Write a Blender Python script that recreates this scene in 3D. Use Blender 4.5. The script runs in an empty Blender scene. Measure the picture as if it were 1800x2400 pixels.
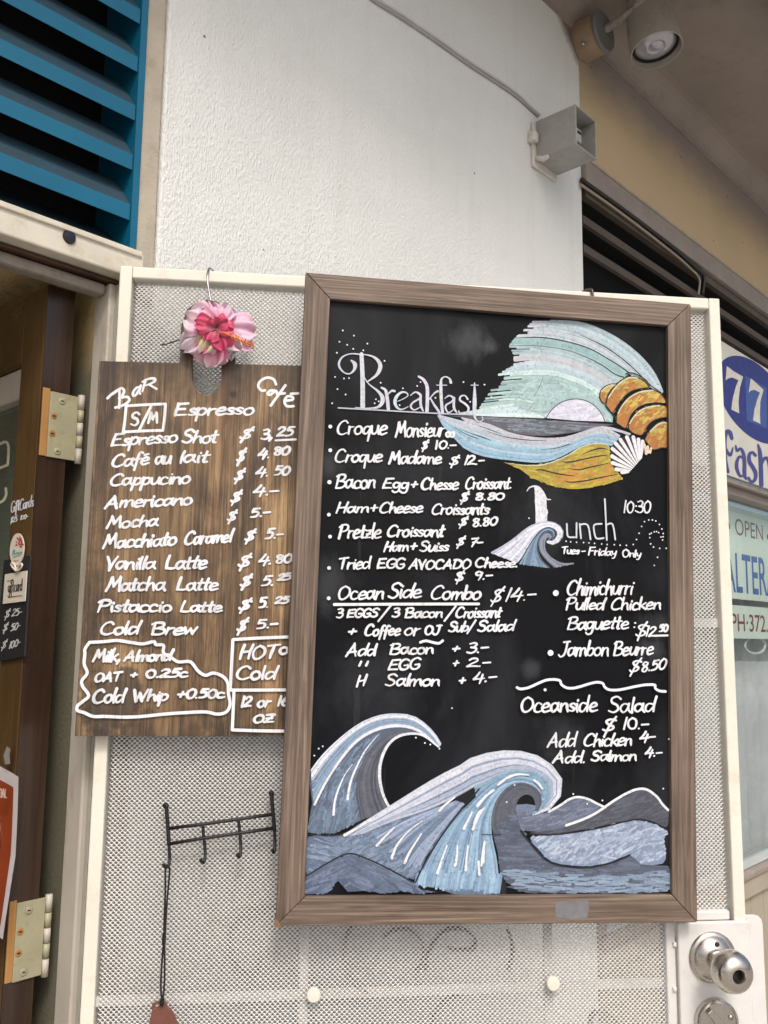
import bpy, bmesh, math, random
import numpy as np
from mathutils import Vector, Matrix
from mathutils.geometry import tessellate_polygon
R = math.radians
random.seed(7)
scene = bpy.context.scene
COL = scene.collection

# ------------------------------------------------------------------ camera
CAM = Vector((0, 0, 1.45)); FPX = 2100.8           # focal length in photo pixels (photo 1800 x 2400)
_p, _r = R(7.908), R(-0.624)
_fw = Vector((0, math.cos(_p), math.sin(_p))); _rt = Vector((1, 0, 0)); _dn = Vector((0, math.sin(_p), -math.cos(_p)))
CX = _rt * math.cos(_r) + _dn * math.sin(_r); CY = _dn * math.cos(_r) - _rt * math.sin(_r)
cam = bpy.data.objects.new('camera', bpy.data.cameras.new('camera')); COL.objects.link(cam)
cam.matrix_world = Matrix(((CX.x, -CY.x, -_fw.x, CAM.x), (CX.y, -CY.y, -_fw.y, CAM.y), (CX.z, -CY.z, -_fw.z, CAM.z), (0, 0, 0, 1)))
cam.data.sensor_fit = 'VERTICAL'; cam.data.sensor_height = 24; cam.data.lens = 24 * FPX / 2400
cam.data.clip_start = 0.05; cam.data.clip_end = 500
scene.camera = cam

# ------------------------------------------------------------------ sky, sun, exposure
SUN_EL, SUN_AZ = 50, 168            # azimuth: clockwise from +Y (north) -> behind the camera, a little to its left
world = bpy.data.worlds.new('World'); scene.world = world; world.use_nodes = True
wn = world.node_tree.nodes; wl = world.node_tree.links
sky = wn.new('ShaderNodeTexSky'); sky.sky_type = 'NISHITA'; sky.sun_disc = False
sky.sun_elevation = R(SUN_EL); sky.sun_rotation = R(SUN_AZ); sky.dust_density = 6.0; sky.air_density = 1.0; sky.ozone_density = 1.0
wl.new(sky.outputs[0], wn['Background'].inputs[0]); wn['Background'].inputs[1].default_value = 0.12
sun = bpy.data.objects.new('sun', bpy.data.lights.new('sun', 'SUN')); COL.objects.link(sun)
sun.data.energy = 1.25; sun.data.angle = R(13); sun.data.color = (1, 0.965, 0.91)
_d = Vector((math.sin(R(SUN_AZ)) * math.cos(R(SUN_EL)), math.cos(R(SUN_AZ)) * math.cos(R(SUN_EL)), math.sin(R(SUN_EL))))
sun.rotation_euler = _d.to_track_quat('Z', 'Y').to_euler(); sun.location = _d * 30
vs = scene.view_settings; vs.view_transform = 'Standard'; vs.look = 'None'; vs.exposure = 0.45; vs.gamma = 1; vs.use_curve_mapping = False
scene.cycles.use_denoising = True

# ------------------------------------------------------------------ frames of the place
def ray(px, py): return CX * ((px - 900) / FPX) + CY * ((py - 1200) / FPX) + _fw
class Fr:
    """a plane of the place: origin, u to the right, v up, n towards the street"""
    def __init__(s, O, u, v, n): s.O, s.u, s.v, s.n = Vector(O), Vector(u).normalized(), Vector(v).normalized(), Vector(n).normalized()
    def at(s, px, py, w=0.0):
        d = ray(px, py); t = (s.O - CAM).dot(s.n) + w; P = CAM + d * (t / d.dot(s.n)); q = P - s.O
        return Vector((q.dot(s.u), q.dot(s.v), w))
    def uv(s, px, py, w=0.0): a = s.at(px, py, w); return (a.x, a.y)
    def wp(s, a): return s.O + s.u * a[0] + s.v * a[1] + s.n * a[2]
    def loc(s, P): q = Vector(P) - s.O; return Vector((q.dot(s.u), q.dot(s.v), q.dot(s.n)))
    def M(s): return Matrix(((s.u.x, s.v.x, s.n.x, s.O.x), (s.u.y, s.v.y, s.n.y, s.O.y), (s.u.z, s.v.z, s.n.z, s.O.z), (0, 0, 0, 1)))
Z = Vector((0, 0, 1))
def yawfr(O, deg): a = R(deg); return Fr(O, (math.cos(a), math.sin(a), 0), Z, (math.sin(a), -math.cos(a), 0))
FD = yawfr((0, 1.35, 1.45), 6.43)                 # front of the opened mesh door
_nf = Vector((math.sin(R(47.2)), -math.cos(R(47.2)), 0))
_o = FD.wp(FD.at(290, 628)) - _nf * 0.03; FF = yawfr((_o.x, _o.y, 1.45), 47.2)   # the shop front; the mesh door is hinged at its left and stands open
_q = (R(0.81), R(1.18), R(7.44))
_Rc = Matrix.Rotation(_q[2], 3, 'Z') @ Matrix.Rotation(_q[0], 3, 'X') @ Matrix.Rotation(_q[1], 3, 'Y')
FC = Fr((0.1705, 1.3281, 1.5166), _Rc.col[0], _Rc.col[2], -_Rc.col[1])     # framed chalkboard, front of its frame
W0 = Fr((0, 0, 0), (1, 0, 0), (0, 1, 0), (0, 0, 1))

# ------------------------------------------------------------------ mesh building
def lin(r, g, b): return tuple((c / 12.92 if c <= .04045 else ((c + .055) / 1.055) ** 2.4) for c in (r / 255, g / 255, b / 255))
class MB:
    def __init__(s): s.v, s.f, s.c, s.sm, s.col, s.smooth = [], [], [], [], (1, 1, 1), False
    def add(s, vs, fs, smooth=None):
        b = len(s.v); s.v += [tuple(p) for p in vs]
        for f in fs: s.f.append(tuple(b + i for i in f)); s.c.append(s.col); s.sm.append(s.smooth if smooth is None else smooth)
        return s
    def box(s, x0, x1, y0, y1, z0, z1):
        x0, x1 = sorted((x0, x1)); y0, y1 = sorted((y0, y1)); z0, z1 = sorted((z0, z1))
        return s.add([(x, y, z) for z in (z0, z1) for y in (y0, y1) for x in (x0, x1)],
                     [(0, 2, 3, 1), (4, 5, 7, 6), (0, 1, 5, 4), (2, 6, 7, 3), (0, 4, 6, 2), (1, 3, 7, 5)])
    def prism(s, poly, z0, z1, hole=None):
        loops = [list(poly)] + ([list(hole)] if hole else [])
        tris = tessellate_polygon([[Vector((x, y, 0)) for x, y in L] for L in loops]); flat = [p for L in loops for p in L]; n = len(flat)
        fs = []
        for t in tris:
            a, b, c = (flat[i] for i in t)
            if (b[0]-a[0])*(c[1]-a[1])-(b[1]-a[1])*(c[0]-a[0]) < 0: t = (t[0], t[2], t[1])
            fs.append(tuple(i + n for i in t)); fs.append((t[0], t[2], t[1]))
        o = 0
        for k, L in enumerate(loops):
            m = len(L); A = sum(L[i][0]*L[(i+1) % m][1]-L[(i+1) % m][0]*L[i][1] for i in range(m))
            for i in range(m):
                j = (i+1) % m; q = (o+i, o+j, o+j+n, o+i+n)
                if (A < 0) != (k == 1): q = q[::-1]
                fs.append(q)
            o += m
        return s.add([(x, y, z0) for x, y in flat] + [(x, y, z1) for x, y in flat], fs)
    def hexa(s, p):      # eight corners: 0-3 back loop, 4-7 front loop (counter-clockwise seen from the front)
        return s.add(p, [(3, 2, 1, 0), (4, 5, 6, 7), (0, 1, 5, 4), (1, 2, 6, 5), (2, 3, 7, 6), (3, 0, 4, 7)])
    def tube(s, path, r, n=8, cap=True):
        path = [Vector(p) for p in path]; k = len(path); rs = r if isinstance(r, (list, tuple)) else [r] * k
        vs, fs, up = [], [], None
        for i, p in enumerate(path):
            t = (path[min(i+1, k-1)] - path[max(i-1, 0)]).normalized()
            if up is None: up = t.orthogonal().normalized()
            up = (up - t * up.dot(t)).normalized(); sd = t.cross(up)
            vs += [p + (up * math.cos(2*math.pi*j/n) + sd * math.sin(2*math.pi*j/n)) * rs[i] for j in range(n)]
        for i in range(k-1):
            for j in range(n): fs.append((i*n+j, i*n+(j+1) % n, (i+1)*n+(j+1) % n, (i+1)*n+j))
        if cap: fs += [tuple(range(n))[::-1], tuple((k-1)*n+j for j in range(n))]
        return s.add(vs, fs, True)
    def lathe(s, prof, c, ax, n=40):       # prof: (radius, height along ax)
        ax = Vector(ax).normalized(); up = ax.orthogonal().normalized(); sd = ax.cross(up); c = Vector(c); vs, fs = [], []
        for r_, h in prof: vs += [c + ax*h + (up*math.cos(2*math.pi*j/n) + sd*math.sin(2*math.pi*j/n)) * max(r_, 1e-5) for j in range(n)]
        for i in range(len(prof)-1):
            for j in range(n): fs.append((i*n+j, i*n+(j+1) % n, (i+1)*n+(j+1) % n, (i+1)*n+j))
        fs += [tuple(range(n))[::-1], tuple((len(prof)-1)*n+j for j in range(n))]
        return s.add(vs, fs, True)
    def grid(s, P, smooth=True):           # P: rows of points
        m, n = len(P), len(P[0])
        return s.add([p for row in P for p in row], [(i*n+j, i*n+j+1, (i+1)*n+j+1, (i+1)*n+j) for i in range(m-1) for j in range(n-1)], smooth)
    def poly(s, pts, z, col=None):
        if col: s.col = col
        tris = tessellate_polygon([[Vector((x, y, 0)) for x, y in pts]]); fs = []
        for t in tris:
            a, b, c = (pts[i] for i in t)
            fs.append(t if (b[0]-a[0])*(c[1]-a[1])-(b[1]-a[1])*(c[0]-a[0]) > 0 else (t[0], t[2], t[1]))
        return s.add([(x, y, z) for x, y in pts], fs, False)
    def ribbon(s, pts, wd, z, col=None, dz=0.0, capn=5):
        if col: s.col = col
        k = len(pts)
        if k < 2: return s
        ws = wd if isinstance(wd, (list, tuple)) else [wd] * k
        vs, fs = [], []
        for i, (x, y) in enumerate(pts):
            x0, y0 = pts[max(i-1, 0)]; x1, y1 = pts[min(i+1, k-1)]; dx, dy = x1-x0, y1-y0; L = math.hypot(dx, dy) or 1
            nx, ny = -dy/L*ws[i]/2, dx/L*ws[i]/2; zz = z + dz*i
            vs += [(x-nx, y-ny, zz), (x+nx, y+ny, zz)]
        fs = [(2*i, 2*i+2, 2*i+3, 2*i+1) for i in range(k-1)]
        if capn:
            for e, (i, sg) in enumerate(((0, 1), (k-1, -1))):
                x, y = pts[i]; ax, ay = vs[2*i][:2]; a0 = math.atan2(ay-y, ax-x); r_ = ws[i]/2; zz = z + dz*i; b = len(vs); idx = []
                for q in range(1, capn):
                    a = a0 - sg*math.pi*q/capn; vs.append((x+math.cos(a)*r_, y+math.sin(a)*r_, zz)); idx.append(b+q-1)
                loop = [2*i] + idx + [2*i+1]
                fs.append(tuple(loop) if sg < 0 else tuple(loop[::-1]))
        return s.add(vs, fs, False)
    def mesh(s, name, colour=False):
        me = bpy.data.meshes.new(name); me.from_pydata(s.v, [], s.f); me.polygons.foreach_set('use_smooth', s.sm)
        if colour:
            a = me.color_attributes.new('Col', 'FLOAT_COLOR', 'CORNER')
            tot = [len(f) for f in s.f]; arr = np.repeat(np.array([(c[0], c[1], c[2], 1.0) for c in s.c], dtype=np.float32), tot, axis=0)
            a.data.foreach_set('color', arr.ravel())
        me.update(); return me

def thing(name, label, cat, fr, base=(0, 0, 0), group=None):
    o = bpy.data.objects.new(name, None); COL.objects.link(o); o.empty_display_size = 0.05
    o.matrix_world = fr.M() @ Matrix.Translation(Vector(base)); o['label'] = label; o['category'] = cat; o['kind'] = 'thing'; o['base'] = list(base)
    if group: o['group'] = group
    return o
def part(name, mb, mat, parent, bevel=0, label=None, colour=False, seg=2, sharp=None, kind=None):
    me = mb.mesh(name, colour) if isinstance(mb, MB) else mb
    o = bpy.data.objects.new(name, me); COL.objects.link(o); o.parent = parent
    if parent.type == 'EMPTY': o.location = -Vector(parent['base'])
    if mat and not me.materials: me.materials.append(mat)
    if sharp: me.set_sharp_from_angle(angle=R(sharp))
    if bevel: b = o.modifiers.new('bevel', 'BEVEL'); b.width = bevel; b.segments = seg; b.limit_method = 'ANGLE'; b.angle_limit = R(35)
    if label: o['label'] = label
    if kind: o['kind'] = kind
    return o
def solo(name, mb, mat, fr, label=None, cat=None, kind=None, bevel=0, group=None, colour=False, sharp=None):
    me = mb.mesh(name, colour); o = bpy.data.objects.new(name, me); COL.objects.link(o); o.matrix_world = fr.M(); me.materials.append(mat)
    if sharp: me.set_sharp_from_angle(angle=R(sharp))
    if bevel: b = o.modifiers.new('bevel', 'BEVEL'); b.width = bevel; b.segments = 2; b.limit_method = 'ANGLE'; b.angle_limit = R(35)
    if label: o['label'] = label
    if cat: o['category'] = cat
    if kind or cat: o['kind'] = kind or 'thing'
    if group: o['group'] = group
    return o
def smooth(pts, n=4, closed=False):
    k = len(pts); out = []
    for i in range(k if closed else k-1):
        p0 = pts[(i-1) % k] if closed or i > 0 else pts[i]; p1 = pts[i]; p2 = pts[(i+1) % k]; p3 = pts[(i+2) % k] if closed or i+2 < k else p2
        for j in range(n):
            t = j/n; out.append(tuple(.5*((2*b)+(-a+c)*t+(2*a-5*b+4*c-d)*t*t+(-a+3*b-3*c+d)*t**3) for a, b, c, d in zip(p0, p1, p2, p3)))
    if not closed: out.append(tuple(pts[-1]))
    return out

# ------------------------------------------------------------------ materials
class NT:
    def __init__(s, name):
        s.m = bpy.data.materials.new(name); s.m.use_nodes = True; s.t = s.m.node_tree; s.b = s.t.nodes['Principled BSDF']
    def n(s, typ, **kw):
        nd = s.t.nodes.new(typ)
        for k, v in kw.items():
            if isinstance(k, str) and hasattr(nd, k): setattr(nd, k, v)
        return nd
    def link(s, a, b): s.t.links.new(a, b)
    def coords(s, scale=(1, 1, 1), loc=(0, 0, 0), rot=(0, 0, 0), src='Object'):
        tc = s.n('ShaderNodeTexCoord'); mp = s.n('ShaderNodeMapping'); s.link(tc.outputs[src], mp.inputs[0])
        mp.inputs['Scale'].default_value = scale; mp.inputs['Location'].default_value = loc; mp.inputs['Rotation'].default_value = rot; return mp.outputs[0]
    def noise(s, vec, scale, detail=4, rough=.55, dist=0):
        nd = s.n('ShaderNodeTexNoise'); s.link(vec, nd.inputs['Vector']); nd.inputs['Scale'].default_value = scale
        nd.inputs['Detail'].default_value = detail; nd.inputs['Roughness'].default_value = rough; nd.inputs['Distortion'].default_value = dist; return nd.outputs[0]
    def ramp(s, fac, stops):
        nd = s.n('ShaderNodeValToRGB'); s.link(fac, nd.inputs[0]); e = nd.color_ramp.elements
        while len(e) < len(stops): e.new(.5)
        for i, (p, c) in enumerate(stops): e[i].position = p; e[i].color = (*c, 1) if len(c) == 3 else c
        return nd.outputs[0]
    def mix(s, fac, a, b, mode='MIX'):
        nd = s.n('ShaderNodeMix'); nd.data_type = 'RGBA'; nd.blend_type = mode
        for sock, x in ((nd.inputs[0], fac), (nd.inputs[6], a), (nd.inputs[7], b)):
            if isinstance(x, (int, float)): sock.default_value = x
            elif isinstance(x, tuple): sock.default_value = (*x, 1)
            else: s.link(x, sock)
        return nd.outputs[2]
    def math(s, op, a, b=0.0, clamp=False):
        nd = s.n('ShaderNodeMath'); nd.operation = op; nd.use_clamp = clamp
        for i, x in enumerate((a, b)):
            if isinstance(x, (int, float)): nd.inputs[i].default_value = x
            else: s.link(x, nd.inputs[i])
        return nd.outputs[0]
    def bump(s, h, strength=.3, dist=.002):
        nd = s.n('ShaderNodeBump'); s.link(h, nd.inputs['Height']); nd.inputs['Strength'].default_value = strength; nd.inputs['Distance'].default_value = dist
        if s.b.inputs['Normal'].links: s.link(s.b.inputs['Normal'].links[0].from_socket, nd.inputs['Normal'])
        s.link(nd.outputs[0], s.b.inputs['Normal'])
    def base(s, c):
        if isinstance(c, tuple): s.b.inputs['Base Color'].default_value = (*c, 1)
        else: s.link(c, s.b.inputs['Base Color'])
    def set(s, rough=None, metal=None, spec=None, **kw):
        if rough is not None:
            if isinstance(rough, (int, float)): s.b.inputs['Roughness'].default_value = rough
            else: s.link(rough, s.b.inputs['Roughness'])
        if metal is not None: s.b.inputs['Metallic'].default_value = metal
        if spec is not None: s.b.inputs['Specular IOR Level'].default_value = spec
        for k, v in kw.items(): s.b.inputs[k].default_value = v
        return s
def paint(name, col, rough=.5, var=.12, vscale=9, dirt=None, dirt_amt=.25, dscale=14, bump=.12, bscale=260, bdist=.0006, metal=0, spec=.5, stretch=(1, 1, 1)):
    """an old painted surface: slight tone drift, grime blotches, fine relief"""
    n = NT(name); v = n.coords(stretch)
    c = n.mix(n.ramp(n.noise(v, vscale, 5), [(.3, (0, 0, 0)), (.7, (1, 1, 1))]), tuple(x*(1-var) for x in col), tuple(min(1, x*(1+var*.6)) for x in col))
    if dirt:
        d = n.ramp(n.noise(v, dscale, 8, .7), [(.52, (0, 0, 0)), (.72, (1, 1, 1))]); c = n.mix(n.math('MULTIPLY', d, dirt_amt), c, dirt)
    n.base(c); n.set(rough, metal, spec)
    if bump: n.bump(n.noise(v, bscale, 3), bump, bdist)
    return n.m
def flat(name, col, rough=.5, metal=0, spec=.5, **kw):
    n = NT(name); v = n.coords(); n.base(n.mix(n.noise(v, 60, 4), tuple(x*.86 for x in col), tuple(min(1, x*1.1) for x in col))); n.set(rough, metal, spec, **kw); return n.m
# ================================================================== materials
def m_stucco():
    n = NT('white_stucco'); v = n.coords(); v2 = n.coords((1, .45, 1)); vs = n.coords((1, .06, 1))
    c = n.mix(n.ramp(n.noise(v, 3, 5), [(.3, (0, 0, 0)), (.7, (1, 1, 1))]), (.71, .73, .71), (.775, .79, .77))
    c = n.mix(n.math('MULTIPLY', n.ramp(n.noise(vs, 26, 6), [(.52, (0, 0, 0)), (.80, (1, 1, 1))]), .15), c, (.45, .43, .37))
    sp = n.n('ShaderNodeTexVoronoi'); n.link(v, sp.inputs['Vector']); sp.inputs['Scale'].default_value = 9
    c = n.mix(n.ramp(sp.outputs['Distance'], [(.018, (1, 1, 1)), (.03, (0, 0, 0))]), c, (.1, .08, .06))
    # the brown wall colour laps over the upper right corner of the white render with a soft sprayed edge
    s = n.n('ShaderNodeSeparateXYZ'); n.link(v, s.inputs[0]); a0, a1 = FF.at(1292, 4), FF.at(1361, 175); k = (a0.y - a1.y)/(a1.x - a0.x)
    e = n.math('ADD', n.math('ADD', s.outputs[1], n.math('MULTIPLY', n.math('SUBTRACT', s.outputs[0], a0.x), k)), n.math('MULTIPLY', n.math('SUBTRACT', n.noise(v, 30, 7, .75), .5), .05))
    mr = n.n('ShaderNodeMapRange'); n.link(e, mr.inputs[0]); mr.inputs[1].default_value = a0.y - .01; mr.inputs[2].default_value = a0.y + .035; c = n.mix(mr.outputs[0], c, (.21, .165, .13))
    n.base(c); n.set(.62)
    h = n.mix(.25, n.noise(v2, 245, 3, .5, .3), n.noise(v2, 480, 2)); n.bump(h, .85, .0048); n.bump(n.noise(v, 14, 3), .25, .006)
    return n.m
M = {}
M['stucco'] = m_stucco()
M['strip'] = paint('beige_plaster', (.46, .41, .33), .7, .15, 12, (.25, .2, .14), .35, 30, .5, 180, .002)
def m_wallpaint():
    n = NT('tan_wall_paint'); v = n.coords()
    c = n.mix(n.ramp(n.noise(v, 2.2, 5), [(.3, (0, 0, 0)), (.7, (1, 1, 1))]), (.50, .385, .225), (.57, .435, .26))
    # towards the soffit the tan turns mauve, with a ragged noisy edge
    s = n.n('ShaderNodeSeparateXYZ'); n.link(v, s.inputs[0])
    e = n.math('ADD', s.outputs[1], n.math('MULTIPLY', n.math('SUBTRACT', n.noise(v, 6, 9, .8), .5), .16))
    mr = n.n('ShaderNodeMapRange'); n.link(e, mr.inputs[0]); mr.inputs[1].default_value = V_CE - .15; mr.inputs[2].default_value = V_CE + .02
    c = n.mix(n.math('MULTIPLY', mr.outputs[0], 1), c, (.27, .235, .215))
    sp = n.n('ShaderNodeTexVoronoi'); n.link(v, sp.inputs['Vector']); sp.inputs['Scale'].default_value = 11
    c = n.mix(n.ramp(sp.outputs['Distance'], [(.03, (1, 1, 1)), (.06, (0, 0, 0))]), c, (.13, .09, .05))
    n.base(c); n.set(.6); n.bump(n.noise(v, 90, 3), .3, .003); return n.m
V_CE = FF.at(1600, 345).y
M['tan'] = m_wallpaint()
M['soffit'] = paint('mauve_soffit', (.29, .245, .21), .7, .15, 4, (.06, .045, .04), .4, 5, .25, 80, .003)
M['beam'] = paint('beam_taupe', (.30, .25, .21), .6, .12, 6, (.1, .08, .06), .3, 9)
M['trim'] = paint('trim_grey_brown', (.27, .23, .20), .55, .12, 10, (.36, .32, .27), .4, 40, .35, 160, .0015)
M['trimedge'] = paint('trim_cream_edge', (.42, .35, .26), .6, .12, 20, (.2, .15, .1), .3, 30)
M['darkslat'] = paint('brown_slat', (.085, .064, .045), .55, .2, 8, (.13, .1, .075), .35, 20)
M['black'] = flat('void_black', (.004, .004, .004), .8)
def m_blue():
    n = NT('blue_slat_paint'); v = n.coords()
    c = n.mix(n.ramp(n.noise(v, 7, 5), [(.3, (0, 0, 0)), (.7, (1, 1, 1))]), (.002, .105, .195), (.003, .132, .235))
    g = n.n('ShaderNodeNewGeometry'); sx = n.n('ShaderNodeSeparateXYZ'); n.link(g.outputs['True Normal'], sx.inputs[0])
    up = n.ramp(sx.outputs[2], [(.2, (0, 0, 0)), (.4, (1, 1, 1))])                 # dust that has settled on the upward faces
    c = n.mix(n.math('MULTIPLY', up, n.math('ADD', .5, n.math('MULTIPLY', n.noise(v, 20, 5), .4), True)), c, (.045, .046, .043))
    n.base(c); n.set(.42); n.bump(n.noise(v, 120, 3), .15, .001); return n.m
M['blue'] = m_blue()
M['whitealu'] = paint('aged_white_metal', (.64, .60, .50), .45, .1, 10, (.30, .22, .12), .4, 22, .15, 120, .0008)
M['headwood'] = paint('weathered_head', (.30, .26, .22), .7, .25, 18, (.07, .045, .03), .7, 22, .6, 90, .004)
M['brownwood'] = paint('brown_head', (.065, .028, .014), .5, .3, 20, (.02, .01, .006), .5, 30)
M['jamb'] = paint('jamb_offwhite', (.50, .46, .40), .5, .14, 14, (.2, .15, .1), .55, 26, .35, 60, .002, stretch=(1, .3, 1))
M['jamb2'] = paint('jamb_greygreen', (.38, .38, .33), .5, .14, 14, (.16, .12, .08), .5, 26, .35, 60, .002, stretch=(1, .3, 1))
M['doorwhite'] = paint('mesh_door_enamel', (.74, .71, .62), .38, .07, 9, (.36, .28, .18), .35, 18, .12, 90, .0008)
M['doorcool'] = paint('lock_plate_enamel', (.66, .655, .64), .35, .08, 10, (.36, .33, .3), .4, 16, .15, 60, .001)
M['mesh'] = paint('mesh_enamel', (.76, .755, .735), .42, .10, 7, (.36, .33, .28), .35, 14, 0)
M['int'] = paint('olive_partition', (.23, .20, .105), .55, .2, 7, (.09, .07, .03), .4, 12, .7, 110, .004)
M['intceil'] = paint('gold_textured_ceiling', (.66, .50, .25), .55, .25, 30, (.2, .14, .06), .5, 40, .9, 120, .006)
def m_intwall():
    n = NT('partition_painted_shade'); v = n.coords(); s = n.n('ShaderNodeSeparateXYZ'); n.link(v, s.inputs[0])
    e = n.math('ADD', s.outputs[1], n.math('MULTIPLY', n.noise(v, 20, 5), .03)); mr = n.n('ShaderNodeMapRange'); n.link(e, mr.inputs[0]); vv = FF.at(205, 850, -.1).y; mr.inputs[1].default_value = vv - .02; mr.inputs[2].default_value = vv + .05  # golden top and dark olive foot: light and shade put into the colour
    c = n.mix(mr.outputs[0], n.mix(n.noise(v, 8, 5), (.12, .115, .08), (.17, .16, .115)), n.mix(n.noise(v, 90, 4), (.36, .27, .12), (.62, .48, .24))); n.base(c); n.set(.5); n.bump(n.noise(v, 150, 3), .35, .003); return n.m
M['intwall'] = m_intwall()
M['floor'] = paint('interior_floor', (.16, .12, .08), .5, .2, 5)
def m_pave():
    n = NT('pavement_concrete'); v = n.coords()
    c = n.mix(n.noise(v, 1.2, 8, .65), (.30, .29, .27), (.44, .42, .39)); n.base(c); n.set(.85); n.bump(n.noise(v, 60, 6), .4, .004); return n.m
M['pave'] = m_pave()
def m_darkwood(name, a, b, rough, ax=(70, 2.2, 70), spec=.5):
    n = NT(name); v = n.coords(ax); v1 = n.coords()
    g = n.noise(v, 1.4, 8, .65, .6); c = n.mix(n.ramp(g, [(.25, (0, 0, 0)), (.72, (1, 1, 1))]), a, b)
    c = n.mix(n.math('MULTIPLY', n.ramp(n.noise(v1, 6, 5), [(.45, (0, 0, 0)), (.75, (1, 1, 1))]), .45), c, tuple(x*.35 for x in a))
    n.base(c); n.set(n.ramp(n.noise(v1, 9, 4), [(.3, (rough*.7,)*3), (.7, (min(1, rough*1.5),)*3)]), spec=spec); n.bump(g, .15, .001); return n.m
M['doorface'] = m_darkwood('varnished_brown_door', (.072, .040, .015), (.125, .074, .029), .33)
M['dooredge'] = m_darkwood('dark_gloss_door_edge', (.024, .014, .009), (.052, .029, .018), .2)
M['rawwood'] = m_darkwood('raw_orange_wood', (.33, .16, .045), (.45, .23, .07), .6)
def m_glass(name, tint, refl, op=.0, opcol=(.5, .55, .53)):
    n = NT(name); t = n.t; out = t.nodes['Material Output']; tr = n.n('ShaderNodeBsdfTransparent'); tr.inputs[0].default_value = (*tint, 1)
    gl = n.n('ShaderNodeBsdfGlossy'); gl.inputs['Roughness'].default_value = .015
    fr = n.n('ShaderNodeFresnel'); gm = n.n('ShaderNodeNewGeometry'); n.link(n.math('SUBTRACT', 1.5, n.math('MULTIPLY', gm.outputs['Backfacing'], 1.5 - 1/1.5)), fr.inputs[0]); mx = n.n('ShaderNodeMixShader'); n.link(n.math('MULTIPLY', fr.outputs[0], refl, True), mx.inputs[0])
    n.link(tr.outputs[0], mx.inputs[1]); n.link(gl.outputs[0], mx.inputs[2]); sh = mx.outputs[0]
    if op:
        df = n.n('ShaderNodeBsdfDiffuse'); df.inputs[0].default_value = (*opcol, 1); m2 = n.n('ShaderNodeMixShader')
        n.link(n.math('MULTIPLY', n.noise(n.coords((6, 1, 6)), 3, 5), op*2, True), m2.inputs[0]); n.link(sh, m2.inputs[1]); n.link(df.outputs[0], m2.inputs[2]); sh = m2.outputs[0]
    n.link(sh, out.inputs[0]); t.nodes.remove(n.b); return n.m
M['glass'] = m_glass('shop_glass', (.96, .98, .97), 1.1, .03)
M['doorglass'] = m_glass('door_glass', (.85, .9, .85), 1.6, .12, (.4, .45, .38))

# ================================================================== ground and room shell
G = -1.45                                            # ground, in the height of the frames
solo('pavement', MB().box(-60, 60, -60, 60, -.2, 0), M['pave'], W0, kind='structure')
vf = lambda px, py, w=0: FF.at(px, py, w).y
uf = lambda px, py, w=0: FF.at(px, py, w).x
U_L0, U_L1 = -1.6, uf(334, 300)                      # blue vent from outside the picture to its right edge
U_W0 = uf(382, 320); U_W1 = uf(1364, 450)            # white wall between the corner strip and the dark vent
V_S = vf(1600, 345) + .12                            # soffit height
V_TR1, V_TR0 = vf(1600, 546, .016), vf(1600, 590, .016)      # projecting trim over the right shop window
V_LIN1 = vf(160, 534, .012); V_LIN0 = vf(160, 600, .012)   # white lintel over the doorway
V_DT = V_LIN0                                        # top of the doorway

# white wall: thick render between doorway and shop window
w = thing('white_wall', 'white textured plaster wall rising above and behind the mesh door', 'wall', FF, (U_W0, G, 0))
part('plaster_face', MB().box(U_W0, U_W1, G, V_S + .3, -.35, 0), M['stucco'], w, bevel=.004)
part('corner_strip', MB().box(U_L1 + .002, U_W0 - .001, V_LIN0 - .02, V_S + .3, -.2, -.006), M['strip'], w, bevel=.003, label='beige plaster strip beside the blue vent')
# tan wall over the right-hand shop
w = thing('tan_wall', 'tan painted wall under the soffit above the dark slatted vent', 'wall', FF, (U_W1, V_TR0, 0))
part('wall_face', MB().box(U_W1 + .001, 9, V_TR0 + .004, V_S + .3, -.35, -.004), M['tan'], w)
# soffit with a cove and an edge beam
mb = MB(); cr = .07
prof = [(-.3, V_S + .02)] + [(.0 + cr - cr*math.cos(a), V_S - cr + cr*math.sin(a)) for a in [R(x) for x in range(90, -1, -15)]][::-1]
prof = [(cr - cr*math.cos(R(x)), V_S - cr + cr*math.sin(R(x))) for x in range(0, 91, 15)] + [(.445, V_S), (.445, V_S + .02), (-.003, V_S + .02), (-.003, V_S - cr)]
ue0, ue1 = -4, 9
n_ = len(prof)
mb.add([(ue0, y, x) for x, y in prof] + [(ue1, y, x) for x, y in prof], [(i, i+n_, (i+1) % n_+n_, (i+1) % n_) for i in range(n_)] + [tuple(range(n_)), tuple(range(n_, 2*n_))[::-1]])
so = solo('soffit', mb, M['soffit'], FF, kind='structure')
solo('soffit_beam', MB().box(ue0, ue1, V_S - .05, V_S + .25, .445, .56), M['beam'], FF, 'taupe beam along the outer edge of the soffit at the top right', 'beam', bevel=.006)
solo('roof', MB().box(ue0, ue1, V_S + .25, V_S + .40, -4, .64), M['beam'], FF, kind='structure')

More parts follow.
